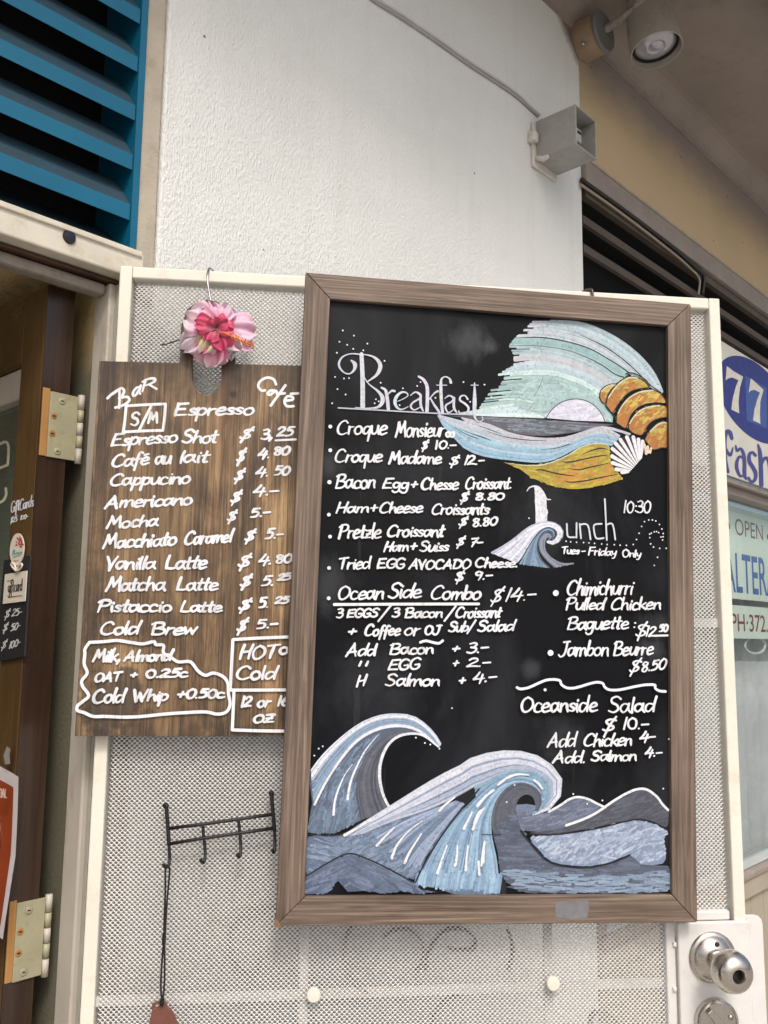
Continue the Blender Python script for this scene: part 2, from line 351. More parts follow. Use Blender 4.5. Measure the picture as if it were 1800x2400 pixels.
# ---- blue slatted vent over the doorway
bv = thing('slatted_vent', 'blue painted wooden slatted vent above the doorway', 'vent', FF, (U_L1, V_LIN1, 0))
vb0 = V_LIN1 + .002
part('frame_side', MB().box(U_L1 - .012, U_L1, vb0, V_S - .03, -.11, .0), M['blue'], bv)
part('back_panel', MB().box(U_L0, U_L1 - .0125, vb0, V_S - .03, -.16, -.111), M['black'], bv)
part('bottom_board', MB().hexa([(U_L0, vb0, -.109), (U_L1 - .0125, vb0, -.109), (U_L1 - .0125, vb0 + .08, -.109), (U_L0, vb0 + .08, -.109), (U_L0, vb0, -.004), (U_L1 - .0125, vb0, -.004), (U_L1 - .0125, vb0 + .004, -.004), (U_L0, vb0 + .004, -.004)]), M['blue'], bv)
s5, s3 = vf(325, 524), vf(325, 286)                   # lower front edges of two slats two steps apart
step = (s3 - s5) / 2; hs = vf(325, 486) - s5
for k in range(6):
    y = s5 + step*k; d, rise = .046, .055
    sl = MB().hexa([(U_L0, y + rise, -d), (U_L1 - .0125, y + rise, -d), (U_L1 - .0125, y + hs + rise, -d), (U_L0, y + hs + rise, -d),
                    (U_L0, y, -.002), (U_L1 - .0125, y, -.002), (U_L1 - .0125, y + hs, -.002), (U_L0, y + hs, -.002)])
    part('slat', sl, M['blue'], bv, bevel=.0015)

# ---- doorway: lintel, head, jamb
df = thing('door_frame', 'old off-white doorway frame with weathered head left of the mesh door', 'door frame', FF, (uf(232, 687), G, 0))
u_end = uf(338, 612, .012)
part('lintel', MB().box(U_L0, u_end, V_LIN0, V_LIN1, -.05, .012), M['whitealu'], df, bevel=.003, label='cream white metal lintel with a black screw cap')
part('lintel_lip', MB().box(U_L0, u_end - .006, V_LIN1 - .006, V_LIN1 + .003, -.03, .016), M['whitealu'], df, bevel=.0015)
p_ = FF.at(162, 556, .012); part('screw_cap', MB().lathe([(.0, .004), (.009, .003), (.0105, 0), (.0105, -.002)][::-1], (p_.x, p_.y, .0125), (0, 0, 1), 24), flat('black_cap', (.012, .014, .02), .35), df, sharp=40)
v1, v2, v3 = vf(100, 608, -.012), vf(100, 607, -.03), vf(100, 650, -.03)
part('head_strip', MB().box(U_L0, uf(282, 655, -.01), v1, V_LIN0 - .001, -.06, -.012), M['brownwood'], df, bevel=.002)
part('head', MB().box(U_L0, uf(252, 690, -.02), v3, v1 - .001, -.05, -.022), M['headwood'], df, bevel=.006)
ja, jc = uf(256, 700, -.014), uf(276, 700, -.008)
def pj(P3): d = P3 - CAM; z = d.dot(_fw); return 900 + FPX*d.dot(CX)/z, 1200 + FPX*d.dot(CY)/z
def solve(fn, target, a, b):
    for _ in range(40):
        m_ = (a + b)/2
        if (fn(m_) < target) == (fn(a) < target): a = m_
        else: b = m_
    return (a + b)/2
jw = solve(lambda t: pj(FF.wp((ja, vf(256, 700), t)))[0], 221, -.4, 0)      # how deep the jamb goes
part('jamb', MB().box(ja, ja + .012, G, v1 - .001, jw, -.014), M['jamb'], df, bevel=.003)
part('jamb_stop', MB().box(ja + .0125, jc, G, v1 - .0015, jw, -.008), M['jamb2'], df, bevel=.003)
part('jamb_edge', MB().box(jc + .0005, U_W0 - .002, G, V_LIN0 - .021, -.14, -.016), M['jamb'], df, bevel=.003)

# ---- the room behind the doorway
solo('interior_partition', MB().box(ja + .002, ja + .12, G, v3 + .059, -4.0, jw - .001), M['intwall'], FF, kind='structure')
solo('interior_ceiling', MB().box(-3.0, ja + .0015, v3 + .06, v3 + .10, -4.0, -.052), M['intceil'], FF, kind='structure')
solo('interior_back_wall', MB().box(-3.0, ja + .0015, G, v3 + .059, -4.1, -4.0), M['int'], FF, kind='structure')
solo('interior_floor', MB().box(-3.0, ja + .003, G - .05, G + .006, -4.0, -.05), M['floor'], FF, kind='structure')
solo('interior_side_wall', MB().box(-3.1, -3.001, G, v3 + .16, -4.0, .0), M['int'], FF, kind='structure')
solo('facade_left_wall', MB().box(-3.0, -1.3, G, V_S + .2, -.2, -.1), M['stucco'], FF, kind='structure')

# ================================================================== the right-hand shop
rv = thing('dark_vent', 'dark brown slatted vent under the tan wall above the blue and white sign', 'vent', FF, (U_W1, vf(1690, 790), 0))
V_SG1 = vf(1688.6, 797, .03); V_SG0 = vf(1702, 1112, .03)
part('back_panel', MB().box(U_W1 + .001, 6, V_SG1 - .03, V_TR0, -.22, -.18), M['black'], rv)
part('frame_side', MB().box(U_W1 + .001, U_W1 + .02, V_SG1 - .03, V_TR0, -.179, -.02), M['darkslat'], rv)
part('head_board', MB().box(U_W1 + .021, 6, V_TR0 - .03, V_TR0 - .001, -.02, -.0), M['darkslat'], rv)
part('top_panel', MB().box(U_W1 + .021, 6, V_TR0 - .012, V_TR0 - .001, -.179, -.021), M['black'], rv)
b0 = vf(1365, 513); stp = vf(1365, 513) - vf(1365, 580); hh = vf(1365, 495) - b0
k = 0
while b0 - stp*k > V_SG1 - .01:
    y = b0 - stp*k; k += 1; a, b = U_W1 + .021, 6; d, rise = .014, .0
    part('slat', MB().hexa([(a, y+rise, -d-.01), (b, y+rise, -d-.01), (b, y+hh+rise, -d-.01), (a, y+hh+rise, -d-.01), (a, y, -.01), (b, y, -.01), (b, y+hh, -.01), (a, y+hh, -.01)]), M['darkslat'], rv)
tr = thing('ledge_trim', 'grey-brown projecting ledge running along under the tan wall', 'trim', FF, (U_W1, V_TR0, 0))
part('ledge', MB().box(U_W1 - .0, 9, V_TR0, V_TR1, -.01, .016), M['trim'], tr, bevel=.004)
part('top_edge', MB().box(U_W1 - .0, 9, V_TR1 - .001, V_TR1 + .007, -.005, .020), M['trimedge'], tr, bevel=.002)
# cables clipped under the ledge
def facpath(pts, w): return [FF.at(x, y, w) for x, y in pts]
base_ = [(1363, 421), (1440, 475), (1520, 535), (1590, 590), (1625, 622), (1645, 640), (1650, 655), (1646, 690)]
solo('black_cable', MB().tube(smooth([tuple(p) for p in facpath(base_, .010)], 5), .0065, 8), flat('black_pvc', (.012, .011, .01), .45), FF, 'black cable sagging along under the grey-brown ledge', 'cable')
solo('white_cable', MB().tube(smooth([tuple(p) for p in facpath([(x - 2, y + 12) for x, y in base_[:5]] + [(1634, 645), (1640, 660), (1637, 690)], .008)], 5), .0038, 8), flat('cream_pvc', (.34, .29, .22), .5), FF, 'cream cable running just below the black cable', 'cable')

# window under the sign
V_GT = vf(1704, 1166, -.04); V_GB = vf(1748.5, 2022, -.03)
V_T2 = V_SG0 - .004
sw = thing('shop_window', 'large shop window with sewing signs right of the mesh door', 'window', FF, (1.2, V_GB, 0))
part('head_rail', MB().box(U_W1 + .001, 6, V_GT + .03, V_T2, -.06, .022), M['trim'], sw, bevel=.004)
part('inner_rail', MB().box(U_W1 + .001, 6, V_GT, V_GT + .03, -.07, -.0), M['trim'], sw, bevel=.003)
part('pane', MB().box(U_W1 + .001, 6, V_GB, V_GT, -.048, -.043), M['glass'], sw)
part('side_rail', MB().box(U_W1 + .001, U_W1 + .05, V_GB, V_GT - .001, -.07, .0), M['trim'], sw)
V_B1 = vf(1748.5, 2041, .0); V_B2 = vf(1749, 2066, .02); V_B3 = vf(1751, 2108, .012)
part('glazing_bead', MB().box(U_W1 + .051, 6, V_B1, V_GB + .001, -.06, -.005), paint('bead_grey', (.42, .44, .44), .4), sw, bevel=.003)
part('sill', MB().box(U_W1 + .001, 6, V_B2, V_B1 - .001, -.07, .022), M['trim'], sw, bevel=.004)
bh = thing('bulkhead_cladding', 'beige vertical board cladding below the shop window', 'cladding', FF, (U_W1, G, 0))
M['clad'] = paint('beige_cladding', (.37, .325, .25), .55, .1, 8, (.2, .16, .11), .3, 16, stretch=(1, .3, 1))
part('top_rail', MB().box(U_W1 + .001, 6, V_B3, V_B2 - .001, -.07, .014), M['clad'], bh, bevel=.004)
wc = (uf(1796, 2250, .0) - uf(1766, 2250, .0)); u0 = uf(1766, 2250, 0) - wc*9
bm = MB().box(0, wc - .004, G, V_B3 - .001, -.05, 0).mesh('board')
bm.materials.append(M['clad'])
for k in range(26):
    o = part('board', bm, None, bh, bevel=.0015); o.location.x += u0 + wc*k + .002
part('backing', MB().box(u0, u0 + wc*26, G, V_B3 - .001, -.09, -.051), M['darkslat'], bh)
# what stands behind the glass
def m_curtain():
    n = NT('grey_blind'); v = n.coords((1, .12, 1)); v1 = n.coords()
    c = n.mix(n.ramp(n.noise(v, 18, 6), [(.3, (0, 0, 0)), (.7, (1, 1, 1))]), (.30, .33, .36), (.44, .47, .50))
    c = n.mix(n.ramp(n.noise(v1, 3.5, 7, .7), [(.48, (0, 0, 0)), (.7, (1, 1, 1))]), c, (.54, .57, .60)); n.base(c); n.set(.7); return n.m
bl = MB(); nb = 120
bl.grid([[(U_W1 + .06 + (4.5)*i/nb, y, -.14 + .012*math.sin(i*1.7)) for i in range(nb+1)] for y in (V_GB - .05, V_GT)])
solo('window_blind', bl, m_curtain(), FF, 'pale grey pleated blind hanging behind the shop window glass', 'blind')
# ================================================================== lettering: a hand-drawn stroke alphabet (cap height 100)
GL = {}
def _g(ch, adv, s):
    st = []
    for part_ in s.split('|'):
        pts = []
        for q in part_.split():
            c = q.endswith('*'); x, y = q.rstrip('*').split(','); pts.append((float(x), float(y)))
            if c: pts.append((float(x), float(y)))
        st.append(pts)
    GL[ch] = (adv, st)
for ln in """a 52 38,50 22,56 7,44 4,20 14,2 26,6 38,26 42,50|43,57 40,22 53,0
b 46 10,100 6,50 4,6|5,25 20,50 40,45 42,20 25,0 5,8
c 44 38,50 22,57 6,38 7,10 22,0 44,9
d 54 40,50 20,55 5,35 6,8 22,2 42,30|54,100 46,50 45,2
e 46 6,27 26,31 41,42 32,57 15,52 4,26 14,0 46,10
f 38 42,92 30,99 20,75 15,20 10,-34|2,45 36,50
g 48 42,48 22,55 6,38 10,10 28,8 42,35 44,50|44,52 42,0 34,-32 14,-38 2,-24
h 46 12,100 6,50 4,0|5,25 22,52 36,48 38,25 42,0
i 19 10,52 8,25 11,0|14,76 15,79
j 24 16,52 14,-10 2,-34|18,76 19,79
k 44 12,100 6,50 4,0|40,54 8,24|14,28 42,0
l 17 14,100 8,50 9,0
m 70 6,52 5,25 4,0|5,25 18,52 30,48 31,20 30,0|31,25 46,52 60,46 62,20 67,0
n 47 6,52 5,25 4,0|5,25 20,52 36,48 38,22 43,0
o 48 24,56 8,46 3,22 15,0 34,5 43,28 35,52 20,56
p 46 8,54 5,10 2,-42|6,30 20,54 40,46 40,20 24,2 6,10
q 47 40,50 20,55 5,35 8,8 24,6 40,35|43,54 40,10 37,-46
r 36 8,54 6,25 5,0|6,28 16,48 34,52
s 36 34,46 20,55 8,42 18,30 30,18 22,2 2,6
t 34 20,88 15,40 14,5 28,3|2,54 36,59
u 48 6,54 5,20 16,1 32,10 42,44|44,54 41,20 47,0
v 40 4,54 18,2* 38,56
w 62 4,54 12,4* 30,44* 40,4* 58,58
x 42 4,52 38,2|38,54 4,0
y 46 6,54 10,24 24,18 40,40|44,56 36,5 24,-32 6,-36
z 42 4,50 38,53* 4,2* 40,4|8,26 32,28
A 70 0,0 20,50 40,100* 46,50 56,0|8,32 56,38
B 62 14,98 10,50 6,2|0,86 24,101 50,96 52,72 30,54 14,52|30,54 57,44 58,18 36,0 4,1
C 66 60,84 46,99 22,88 6,50 10,14 32,0 62,14
D 68 14,98 9,50 6,2|2,95 34,99 62,72 62,36 40,6 4,0
E 58 56,97 14,92* 8,48* 4,4* 52,5|10,50 44,53
F 56 14,98 10,50 6,0|10,95 58,101|12,54 44,56
G 60 56,86 36,99 12,80 4,40 16,5 40,2 54,24 52,42* 30,39
H 60 14,100 8,50 4,-4|58,102 50,50 46,0|8,46 54,54
I 16 10,98 6,0
J 56 22,95 62,99|46,97 43,40 34,4 16,-6 1,8
L 50 13,99 6,50 4,5* 30,1 50,7
M 76 2,0 13,50 20,98* 36,38* 62,100* 65,50 70,0
N 64 4,0 12,98* 46,4* 56,100
O 68 34,99 12,80 4,40 16,3 40,2 62,36 58,78 32,99
P 58 16,96 10,50 4,-2|0,82 22,101 52,96 55,70 36,52 14,50
R 62 14,98 8,50 4,0|2,86 26,101 50,92 50,68 30,52 12,50|30,52 62,0
S 56 56,86 38,101 14,88 16,64 40,48 48,22 28,1 2,12
T 58 2,90 62,99|34,95 29,50 26,0
U 60 6,98 4,30 20,1 44,10 54,98
V 54 2,98 18,50 24,-6* 36,50 54,102
W 74 2,98 14,2* 34,66* 46,2* 74,102
0 50 28,97 8,74 4,36 16,2 36,6 46,44 42,80 24,97
1 24 16,99 12,50 8,0
2 50 6,78 20,97 40,90 42,66 20,34 2,4* 26,8 48,4
3 46 6,90 28,98 40,82 30,58 16,54|16,54 40,46 42,18 24,0 2,8
4 50 28,98 16,60 4,34* 50,38|42,72 36,30 31,-10
5 48 46,97 16,94* 10,58* 30,62 42,40 32,8 4,1
6 44 40,95 18,74 4,30 14,1 34,6 40,28 26,44 8,34
7 46 2,90 44,97* 28,50 16,-6|14,46 42,51
8 46 38,84 20,97 8,76 26,54 40,28 26,1 8,14 14,40 34,64 40,86
9 46 40,80 22,97 6,76 14,54 34,58 42,86* 36,40 24,-6
$ 50 46,80 26,89 10,74 20,52 38,36 32,14 10,8 0,18|44,108 24,50 8,-26
+ 46 0,40 42,43|24,66 17,16
- 42 2,40 36,43
. 18 6,3 9,5
, 18 12,8 2,-22
/ 46 46,108 0,-24
: 20 10,14 12,16|12,54 14,56
' 12 10,98 6,70
_ 40 0,0 40,0""".split('\n'):
    a_ = ln.split(' ', 2); _g(a_[0], float(a_[1]), a_[2])
GL['é'] = (GL['e'][0], GL['e'][1] + [[(16, 76), (38, 84)]])

CROP = {'N': (0, 0, 1), 'A': (170, 820, 2.9105), 'B': (160, 1280, 2.860), 'C': (740, 750, 3.6065), 'D': (740, 1100, 3.6065), 'E': (740, 1350, 3.072), 'F': (1100, 1120, 3.318),
        'G': (1180, 1330, 3.95), 'H': (1100, 720, 3.318), 'W': (640, 1640, 3.318), 'X': (1100, 1700, 3.0164), 'K': (340, 1820, 3.813), 'S': (1600, 760, 5.53), 'T': (1600, 1150, 4.425),
        'P': (0, 1700, 3.16), 'Q': (0, 900, 3.3515), 'L': (340, 600, 4.366)}
def nat(c, pts): ox, oy, s = CROP[c]; return [(ox + x/s, oy + y/s) for x, y in pts]
class Pen:
    px = False
    """paint strokes and fills laid on a flat panel of the place; each stroke lies a hair above the one before"""
    def __init__(s, fr, w, mpp, dz=2e-6): s.fr, s.w, s.z, s.dz, s.mpp, s.mb = fr, w, w, dz, mpp, MB()
    def _uv(s, pts): return [s.fr.uv(x, y, s.w) for x, y in pts]
    def stroke(s, pts, wd, col=(1, 1, 1), n=4, seg=0.0, capn=5):     # pts in photo pixels, wd in photo pixels (number or list)
        if isinstance(wd, (list, tuple)):
            q = smooth([(x, y, a) for (x, y), a in zip(pts, wd)], n); ws = [max(.4, a[2])*s.mpp for a in q]; q = [a[:2] for a in q]
        else: q = smooth(pts, n); ws = wd*s.mpp
        q2, w2 = [], []
        for i, p in enumerate(q):
            if not q2 or abs(p[0]-q2[-1][0]) + abs(p[1]-q2[-1][1]) > 1e-6: q2.append(p); w2.append(ws[i] if isinstance(ws, list) else ws)
        if len(q2) < 2: q2.append((q2[0][0] + .3, q2[0][1])); w2.append(w2[0])
        if s.px:                                     # brush laid on with its width as seen, then carried onto the slanting plane
            t_ = MB(); t_.ribbon([(x, -y) for x, y in q2], [a/s.mpp for a in w2], s.z, col, seg, capn); s.mb.col = col
            s.mb.add([(*s.fr.uv(x, -y, s.w), z) for x, y, z in t_.v], t_.f, False)
        else: s.mb.ribbon(s._uv(q2), w2, s.z, col, seg, capn)
        s.z += s.dz + seg*len(q2)
    def fill(s, pts, col, n=3, closed=True): s.mb.poly(s._uv(smooth(pts, n, closed) if n else pts), s.z, col); s.z += s.dz*4
    def dot(s, x, y, r, col=(1, 1, 1)): s.mb.poly(s._uv([(x + r*math.cos(a), y + r*math.sin(a)) for a in [2*math.pi*k/12 for k in range(12)]]), s.z, col); s.z += s.dz
    def word(s, c, txt, x0, y0, x1, y1, cap, wd, col=(1, 1, 1), shear=.14, jit=1.0):
        adv = [GL[ch][0] for ch in txt]; tot = sum(adv) - 4; sx = (x1 - x0 - shear*cap*.25)/tot; cur = 0
        for ch, a in zip(txt, adv):
            dy = random.uniform(-2.5, 2.5)*jit; ro = random.uniform(-.05, .05)*jit; sc = 1 + random.uniform(-.06, .06)*jit
            for st in GL[ch][1]:
                pts = []
                for x, y in st:
                    x += random.uniform(-1, 1)*jit; y += random.uniform(-1.2, 1.2)*jit; y *= sc
                    X = cur + x - y*ro; t = X/tot
                    pts.append((x0 + X*sx + shear*(y/100)*cap, y0 + (y1-y0)*t - (y + dy)/100*cap))
                W = wd*random.uniform(.9, 1.12); ns = nat(c, pts); ws = []; f = random.uniform(.86, 1.0)
                for i, p in enumerate(ns):                      # chisel nib: down strokes broad, side strokes thin
                    pa_, pb_ = ns[max(0, i-1)], ns[min(len(ns)-1, i+1)]; an = math.atan2(pb_[1]-pa_[1], pb_[0]-pa_[0]); ws.append(W*(.70 + .46*abs(math.sin(an + .35)))*random.uniform(.86, 1.12))
                if len(ns) > 2: ws[-1] *= random.uniform(.65, 1.0)
                s.stroke(ns, ws, tuple(q*f for q in col), 4, 4e-7)
            cur += a
    def band(s, A, B, n, wd, cols, jit=.4, ends=0.0, skip=0.0):         # strokes that flow from guide line A to guide line B
        A = smooth(A, 5); B = smooth(B, 5); m = 18
        def res(L):
            d = [0]
            for a, b in zip(L, L[1:]): d.append(d[-1] + math.hypot(b[0]-a[0], b[1]-a[1]))
            out = []; j = 0
            for k in range(m + 1):
                t = d[-1]*k/m
                while j < len(d) - 2 and d[j+1] < t: j += 1
                u = (t - d[j])/((d[j+1] - d[j]) or 1); out.append((L[j][0] + (L[j+1][0]-L[j][0])*u, L[j][1] + (L[j+1][1]-L[j][1])*u))
            return out
        A, B = res(A), res(B); order = list(range(n)); random.shuffle(order)
        for k in order:
            t = min(1, max(0, (k + .5 + random.uniform(-jit, jit))/n)); i0 = int(random.uniform(0, ends)*m); i1 = m - int(random.uniform(0, min(ends, .08))*m)
            if skip and random.random() < skip: i0 = random.randint(0, m//2); i1 = min(m, i0 + random.randint(4, 9))
            pts = [(A[i][0]*(1-t) + B[i][0]*t, A[i][1]*(1-t) + B[i][1]*t) for i in range(i0, i1 + 1)]
            if len(pts) > 2:
                c = random.choice(cols); f = random.uniform(.86, 1.1); s.stroke(pts, wd*random.uniform(.6, 1.25), tuple(min(1, x*f) for x in c), 1, 0, 3)
    def hatch(s, poly, n, ang, ln, wd, cols, spread=.25):               # short marker streaks inside an outline
        P = smooth(poly, 3, True); xs = [p[0] for p in P]; ys = [p[1] for p in P]
        def inside(x, y):
            r = False
            for (xa, ya), (xb, yb) in zip(P, P[1:] + P[:1]):
                if (ya > y) != (yb > y) and x < (xb-xa)*(y-ya)/(yb-ya) + xa: r = not r
            return r
        mean = tuple(sum(q)/len(cols) for q in zip(*cols)); done = 0; tries = 0
        while done < n and tries < n*12:
            tries += 1; x, y = random.uniform(min(xs), max(xs)), random.uniform(min(ys), max(ys))
            if not inside(x, y): continue
            a = (ang(x, y) if callable(ang) else ang) + random.gauss(0, spread*.4); L = ln*random.uniform(.4, 1.3); pts = [(x, y)]
            for k in range(6):
                x += math.cos(a)*L/6; y += math.sin(a)*L/6; a += random.uniform(-.05, .05)
                if not inside(x, y): break
                pts.append((x, y))
            if len(pts) > 1: f = random.uniform(.9, 1.08); s.stroke(pts, wd*random.uniform(.6, 1.4), tuple(min(1, (q*.6 + g_*.4)*f) for q, g_ in zip(random.choice(cols), mean)), 1, 0, 3); done += 1
    def out(s, name, mat, parent, label=None, kind=None): o = part(name, s.mb, mat, parent, label=label, colour=True, kind=kind); s.mb = MB(); return o
def m_marker(name, rough=.6, worn=.35, dark=(.03, .032, .036), scale=520, st=(1, 1, 1), sat=1.0, val=1.0):
    n = NT(name); v = n.coords(st); a = n.n('ShaderNodeVertexColor'); a.layer_name = 'Col'
    w1 = n.ramp(n.noise(v, scale, 5, .65), [(.50, (0, 0, 0)), (.78, (1, 1, 1))]); w2 = n.ramp(n.noise(v, 38, 4), [(.40, (0, 0, 0)), (.72, (1, 1, 1))])
    mo = n.ramp(n.noise(v, 75, 6, .7), [(.3, (.70, .72, .76)), (.62, (1, 1, 1))]); c = n.mix(n.math('MULTIPLY', n.math('MULTIPLY', w1, n.math('ADD', .35, w2)), worn, True), n.mix(.8, a.outputs[0], mo, 'MULTIPLY'), dark)
    hs = n.n('ShaderNodeHueSaturation'); hs.inputs['Saturation'].default_value = sat; hs.inputs['Value'].default_value = val; n.link(c, hs.inputs['Color']); n.base(hs.outputs[0]); n.set(rough); return n.m
M['ink'] = m_marker('white_paint_marker', .5, .5, (.26, .27, .29), 330)
M['chalk'] = m_marker('chalk_marker_drawing', .65, .80, (.03, .032, .036), 280, sat=.95, val=.95)
M['inkw'] = m_marker('white_paint_on_wood', .55, .75, (.22, .18, .14), 120, (2.2, .12, 1))
WHT = lin(234, 237, 242)

# ================================================================== the opened mesh door
uL, uR = FD.at(290, 1000).x - .0, FD.at(1686, 720).x
uL = (FD.at(288, 628).x + FD.at(178, 2400).x)/2; uR = (FD.at(1684.6, 694).x + FD.at(1750, 2140).x)/2
vT = (FD.at(290, 628).y + FD.at(1684, 694).y)/2; fw_ = .0185
door = thing('mesh_door', 'open white metal security door with perforated mesh and steel knob', 'door', FD, (uL, G, 0))
vb = G + .02
part('stile', MB().box(uL, uL + fw_, vb, vT, -.030, 0), M['doorwhite'], door, bevel=.002)
part('stile', MB().box(uR - fw_, uR, vb, vT, -.030, 0), M['doorwhite'], door, bevel=.002)
part('rail', MB().box(uL + fw_ + .0003, uR - fw_ - .0003, vT - fw_, vT - .0003, -.030, -.0004), M['doorwhite'], door, bevel=.002)
0 and part('bead', MB().box(uL + fw_ + .0004, uL + fw_ + .005, vb, vT - fw_ - .0004, -.026, -.004), M['doorwhite'], door, bevel=.001)
0 and part('bead', MB().box(uR - fw_ - .005, uR - fw_ - .0004, vb, vT - fw_ - .0004, -.026, -.004), M['doorwhite'], door, bevel=.001)
0 and part('bead', MB().box(uL + fw_ + .0055, uR - fw_ - .0055, vT - fw_ - .005, vT - fw_ - .0005, -.026, -.004), M['doorwhite'], door, bevel=.001)
# lock area
lkL, lkT = FD.at(1563, 2200).x, FD.at(1690, 2136).y
plL, plT = FD.at(1587, 2200).x, FD.at(1670, 2159).y
lkB = FD.at(1600, 2640).y
part('lock_rail', MB().box(lkL, uR - fw_ - .0055, plT + .0006, lkT, -.028, -.002), M['doorcool'], door, bevel=.002)
part('lock_stile', MB().box(lkL, plL - .0016, lkB, plT, -.028, -.003), M['doorcool'], door, bevel=.002)
plR = FD.at(1761, 2250, .004).x
part('lock_plate', MB().box(plL, plR, lkB, plT, -.004, .004), M['doorcool'], door, bevel=.002, label='scuffed white plate under the knob')
for yy in (2215, 2320):
    p_ = FD.at(1585, yy, .002); part('tack_weld', MB().box(p_.x - .0035, p_.x + .0018, p_.y - .003, p_.y + .003, -.006, .0012), M['doorcool'], door, bevel=.0012)
cu0, cu1, cv = uR + .0006, FD.at(1792, 2300, -.012).x, FD.at(1770, 2144, -.012).y
ro = .012; pl = [(cu0, lkB), (cu1, lkB), (cu1, cv - ro)] + [(cu1 - ro + ro*math.cos(R(a)), cv - ro + ro*math.sin(R(a))) for a in (30, 60)] + [(cu1 - ro, cv), (cu0, cv)]
part('latch_guard', MB().prism(pl, -.016, -.010), M['doorcool'], door, bevel=.0015)
part('kick_panel', MB().box(uL + fw_ + .0055, lkL, vb, FD.at(900, 2530).y, -.014, -.006), M['doorcool'], door)
part('lower_stile', MB().box(lkL + .0005, uR - fw_ - .0055, vb, lkB - .001, -.024, -.006), M['doorcool'], door)
# perforated sheet: every hole is cut, nothing is drawn
PX, PY = .00725, .0067
mu0, mu1 = uL + fw_ + .003, uR - fw_ - .003; mv0, mv1 = FD.at(900, 2520).y, vT - fw_ - .003
ni, nj = int((mu1 - mu0)/PX), int((mv1 - mv0)/PY)
cen = []
for s_ in (0, .5):
    i, j = np.meshgrid(np.arange(ni) + .5 + s_, np.arange(nj) + .5 + s_, indexing='ij'); cen.append(np.stack([mu0 + i.ravel()*PX, mv0 + j.ravel()*PY], 1))
cen = np.concatenate(cen); cen = cen[(cen[:, 0] < mu1 - PX*.4) & (cen[:, 1] < mv1 - PY*.4)]
keep = ~((cen[:, 0] > lkL + .004) & (cen[:, 1] < lkT - .001))
h0, h1, h2, h3 = FD.at(860, 780), FD.at(1480, 2020), FD.at(300, 1000), FD.at(600, 1600)      # far behind the two boards nothing shows
keep &= ~((cen[:, 0] > h0.x) & (cen[:, 0] < h1.x) & (cen[:, 1] < h0.y) & (cen[:, 1] > h1.y))
keep &= ~((cen[:, 0] > h2.x + .06) & (cen[:, 0] < h3.x) & (cen[:, 1] < h2.y) & (cen[:, 1] > h3.y)); cen = cen[keep]
a_, b_ = PX/2, PY/2
tmpl = np.array([(a_, 0, 0), (0, b_, 0), (-a_, 0, 0), (0, -b_, 0)] +
                [(.70*a_, .02*b_, -.0001), (.36*a_, .54*b_, -.0006), (-.36*a_, .54*b_, -.0006), (-.70*a_, .02*b_, -.0001), (-.36*a_, -.48*b_, .0004), (.36*a_, -.48*b_, .0004)])
tmpl = np.concatenate([tmpl, tmpl[4:] + np.array([0, 0, -.0014])])
fc = [(0, 1, 5, 4), (1, 6, 5), (1, 2, 7, 6), (2, 3, 8, 7), (3, 9, 8), (3, 0, 4, 9)] + [(4 + k, 4 + (k+1) % 6, 10 + (k+1) % 6, 10 + k) for k in range(6)]
N = len(cen); V = (tmpl[None] + np.concatenate([cen, np.full((N, 1), -.0105)], 1)[:, None]).reshape(-1, 3).astype(np.float32)
ft = np.array([len(f) for f in fc]); lp = np.concatenate([np.array(f) for f in fc]); L = (np.arange(N)[:, None]*len(tmpl) + lp[None]).ravel().astype(np.int32)
tot = np.tile(ft, N); st = np.concatenate([[0], np.cumsum(tot)[:-1]]).astype(np.int32)
me = bpy.data.meshes.new('mesh_sheet'); me.vertices.add(len(V)); me.vertices.foreach_set('co', V.ravel()); me.loops.add(len(L)); me.loops.foreach_set('vertex_index', L)
me.polygons.add(len(tot)); me.polygons.foreach_set('loop_start', st); me.update(calc_edges=True); me.validate()
part('mesh_sheet', me, M['mesh'], door, kind='stuff')
# flat bars behind the sheet and the round clips that hold it
def bar(x0, x1, y0, y1): part('flat_bar', MB().box(min(x0, x1), max(x0, x1), min(y0, y1), max(y0, y1), -.026, -.0205), M['doorcool'], door, bevel=.001)
vh = FD.at(1000, 2332).y; vh2 = FD.at(1650, 1460).y
for px in (712, 1296):
    u = FD.at(px, 2330).x; bar(u - .0065, u + .0065, vb + .8, vT - fw_)
bar(uL + fw_, lkL, vh - .0065, vh + .0065) if False else None
part('cross_bar', MB().box(uL + fw_, lkL, vh - .0065, vh + .0065, -.0200, -.0150), M['doorcool'], door)
part('cross_bar', MB().box(uL + fw_, uR - fw_, vh2 - .0065, vh2 + .0065, -.0200, -.0150), M['doorcool'], door)
for px, py in ((735, 2333), (1297, 2306)):
    p_ = FD.at(px, py, 0); part('round_clip', MB().lathe([(.0098, -.005), (.0098, .0008), (.0085, .0022), (.0, .003)], (p_.x, p_.y, 0), (0, 0, 1), 28), M['doorwhite'], door, sharp=35)
def m_hole_sheet():
    n = NT('hole_darkening_grey'); out = n.t.nodes['Material Output']; tr = n.n('ShaderNodeBsdfTransparent'); d = n.n('ShaderNodeBsdfDiffuse'); v = n.coords()
    n.link(n.mix(n.noise(v, 5, 5), (.26, .26, .255), (.42, .415, .41)), d.inputs[0]); mx = n.n('ShaderNodeMixShader'); n.link(n.math('ADD', .16, n.math('MULTIPLY', n.noise(v, 7, 5, .6), .2)), mx.inputs[0])
    n.link(tr.outputs[0], mx.inputs[1]); n.link(d.outputs[0], mx.inputs[2]); n.link(mx.outputs[0], out.inputs[0]); n.t.nodes.remove(n.b); return n.m
part('hole_darkening_sheet', MB().box(uL + fw_, uR - fw_, mv0, vT - fw_, -.0282, -.0276), m_hole_sheet(), door)  # half-clear grey sheet added behind the mesh to darken its holes
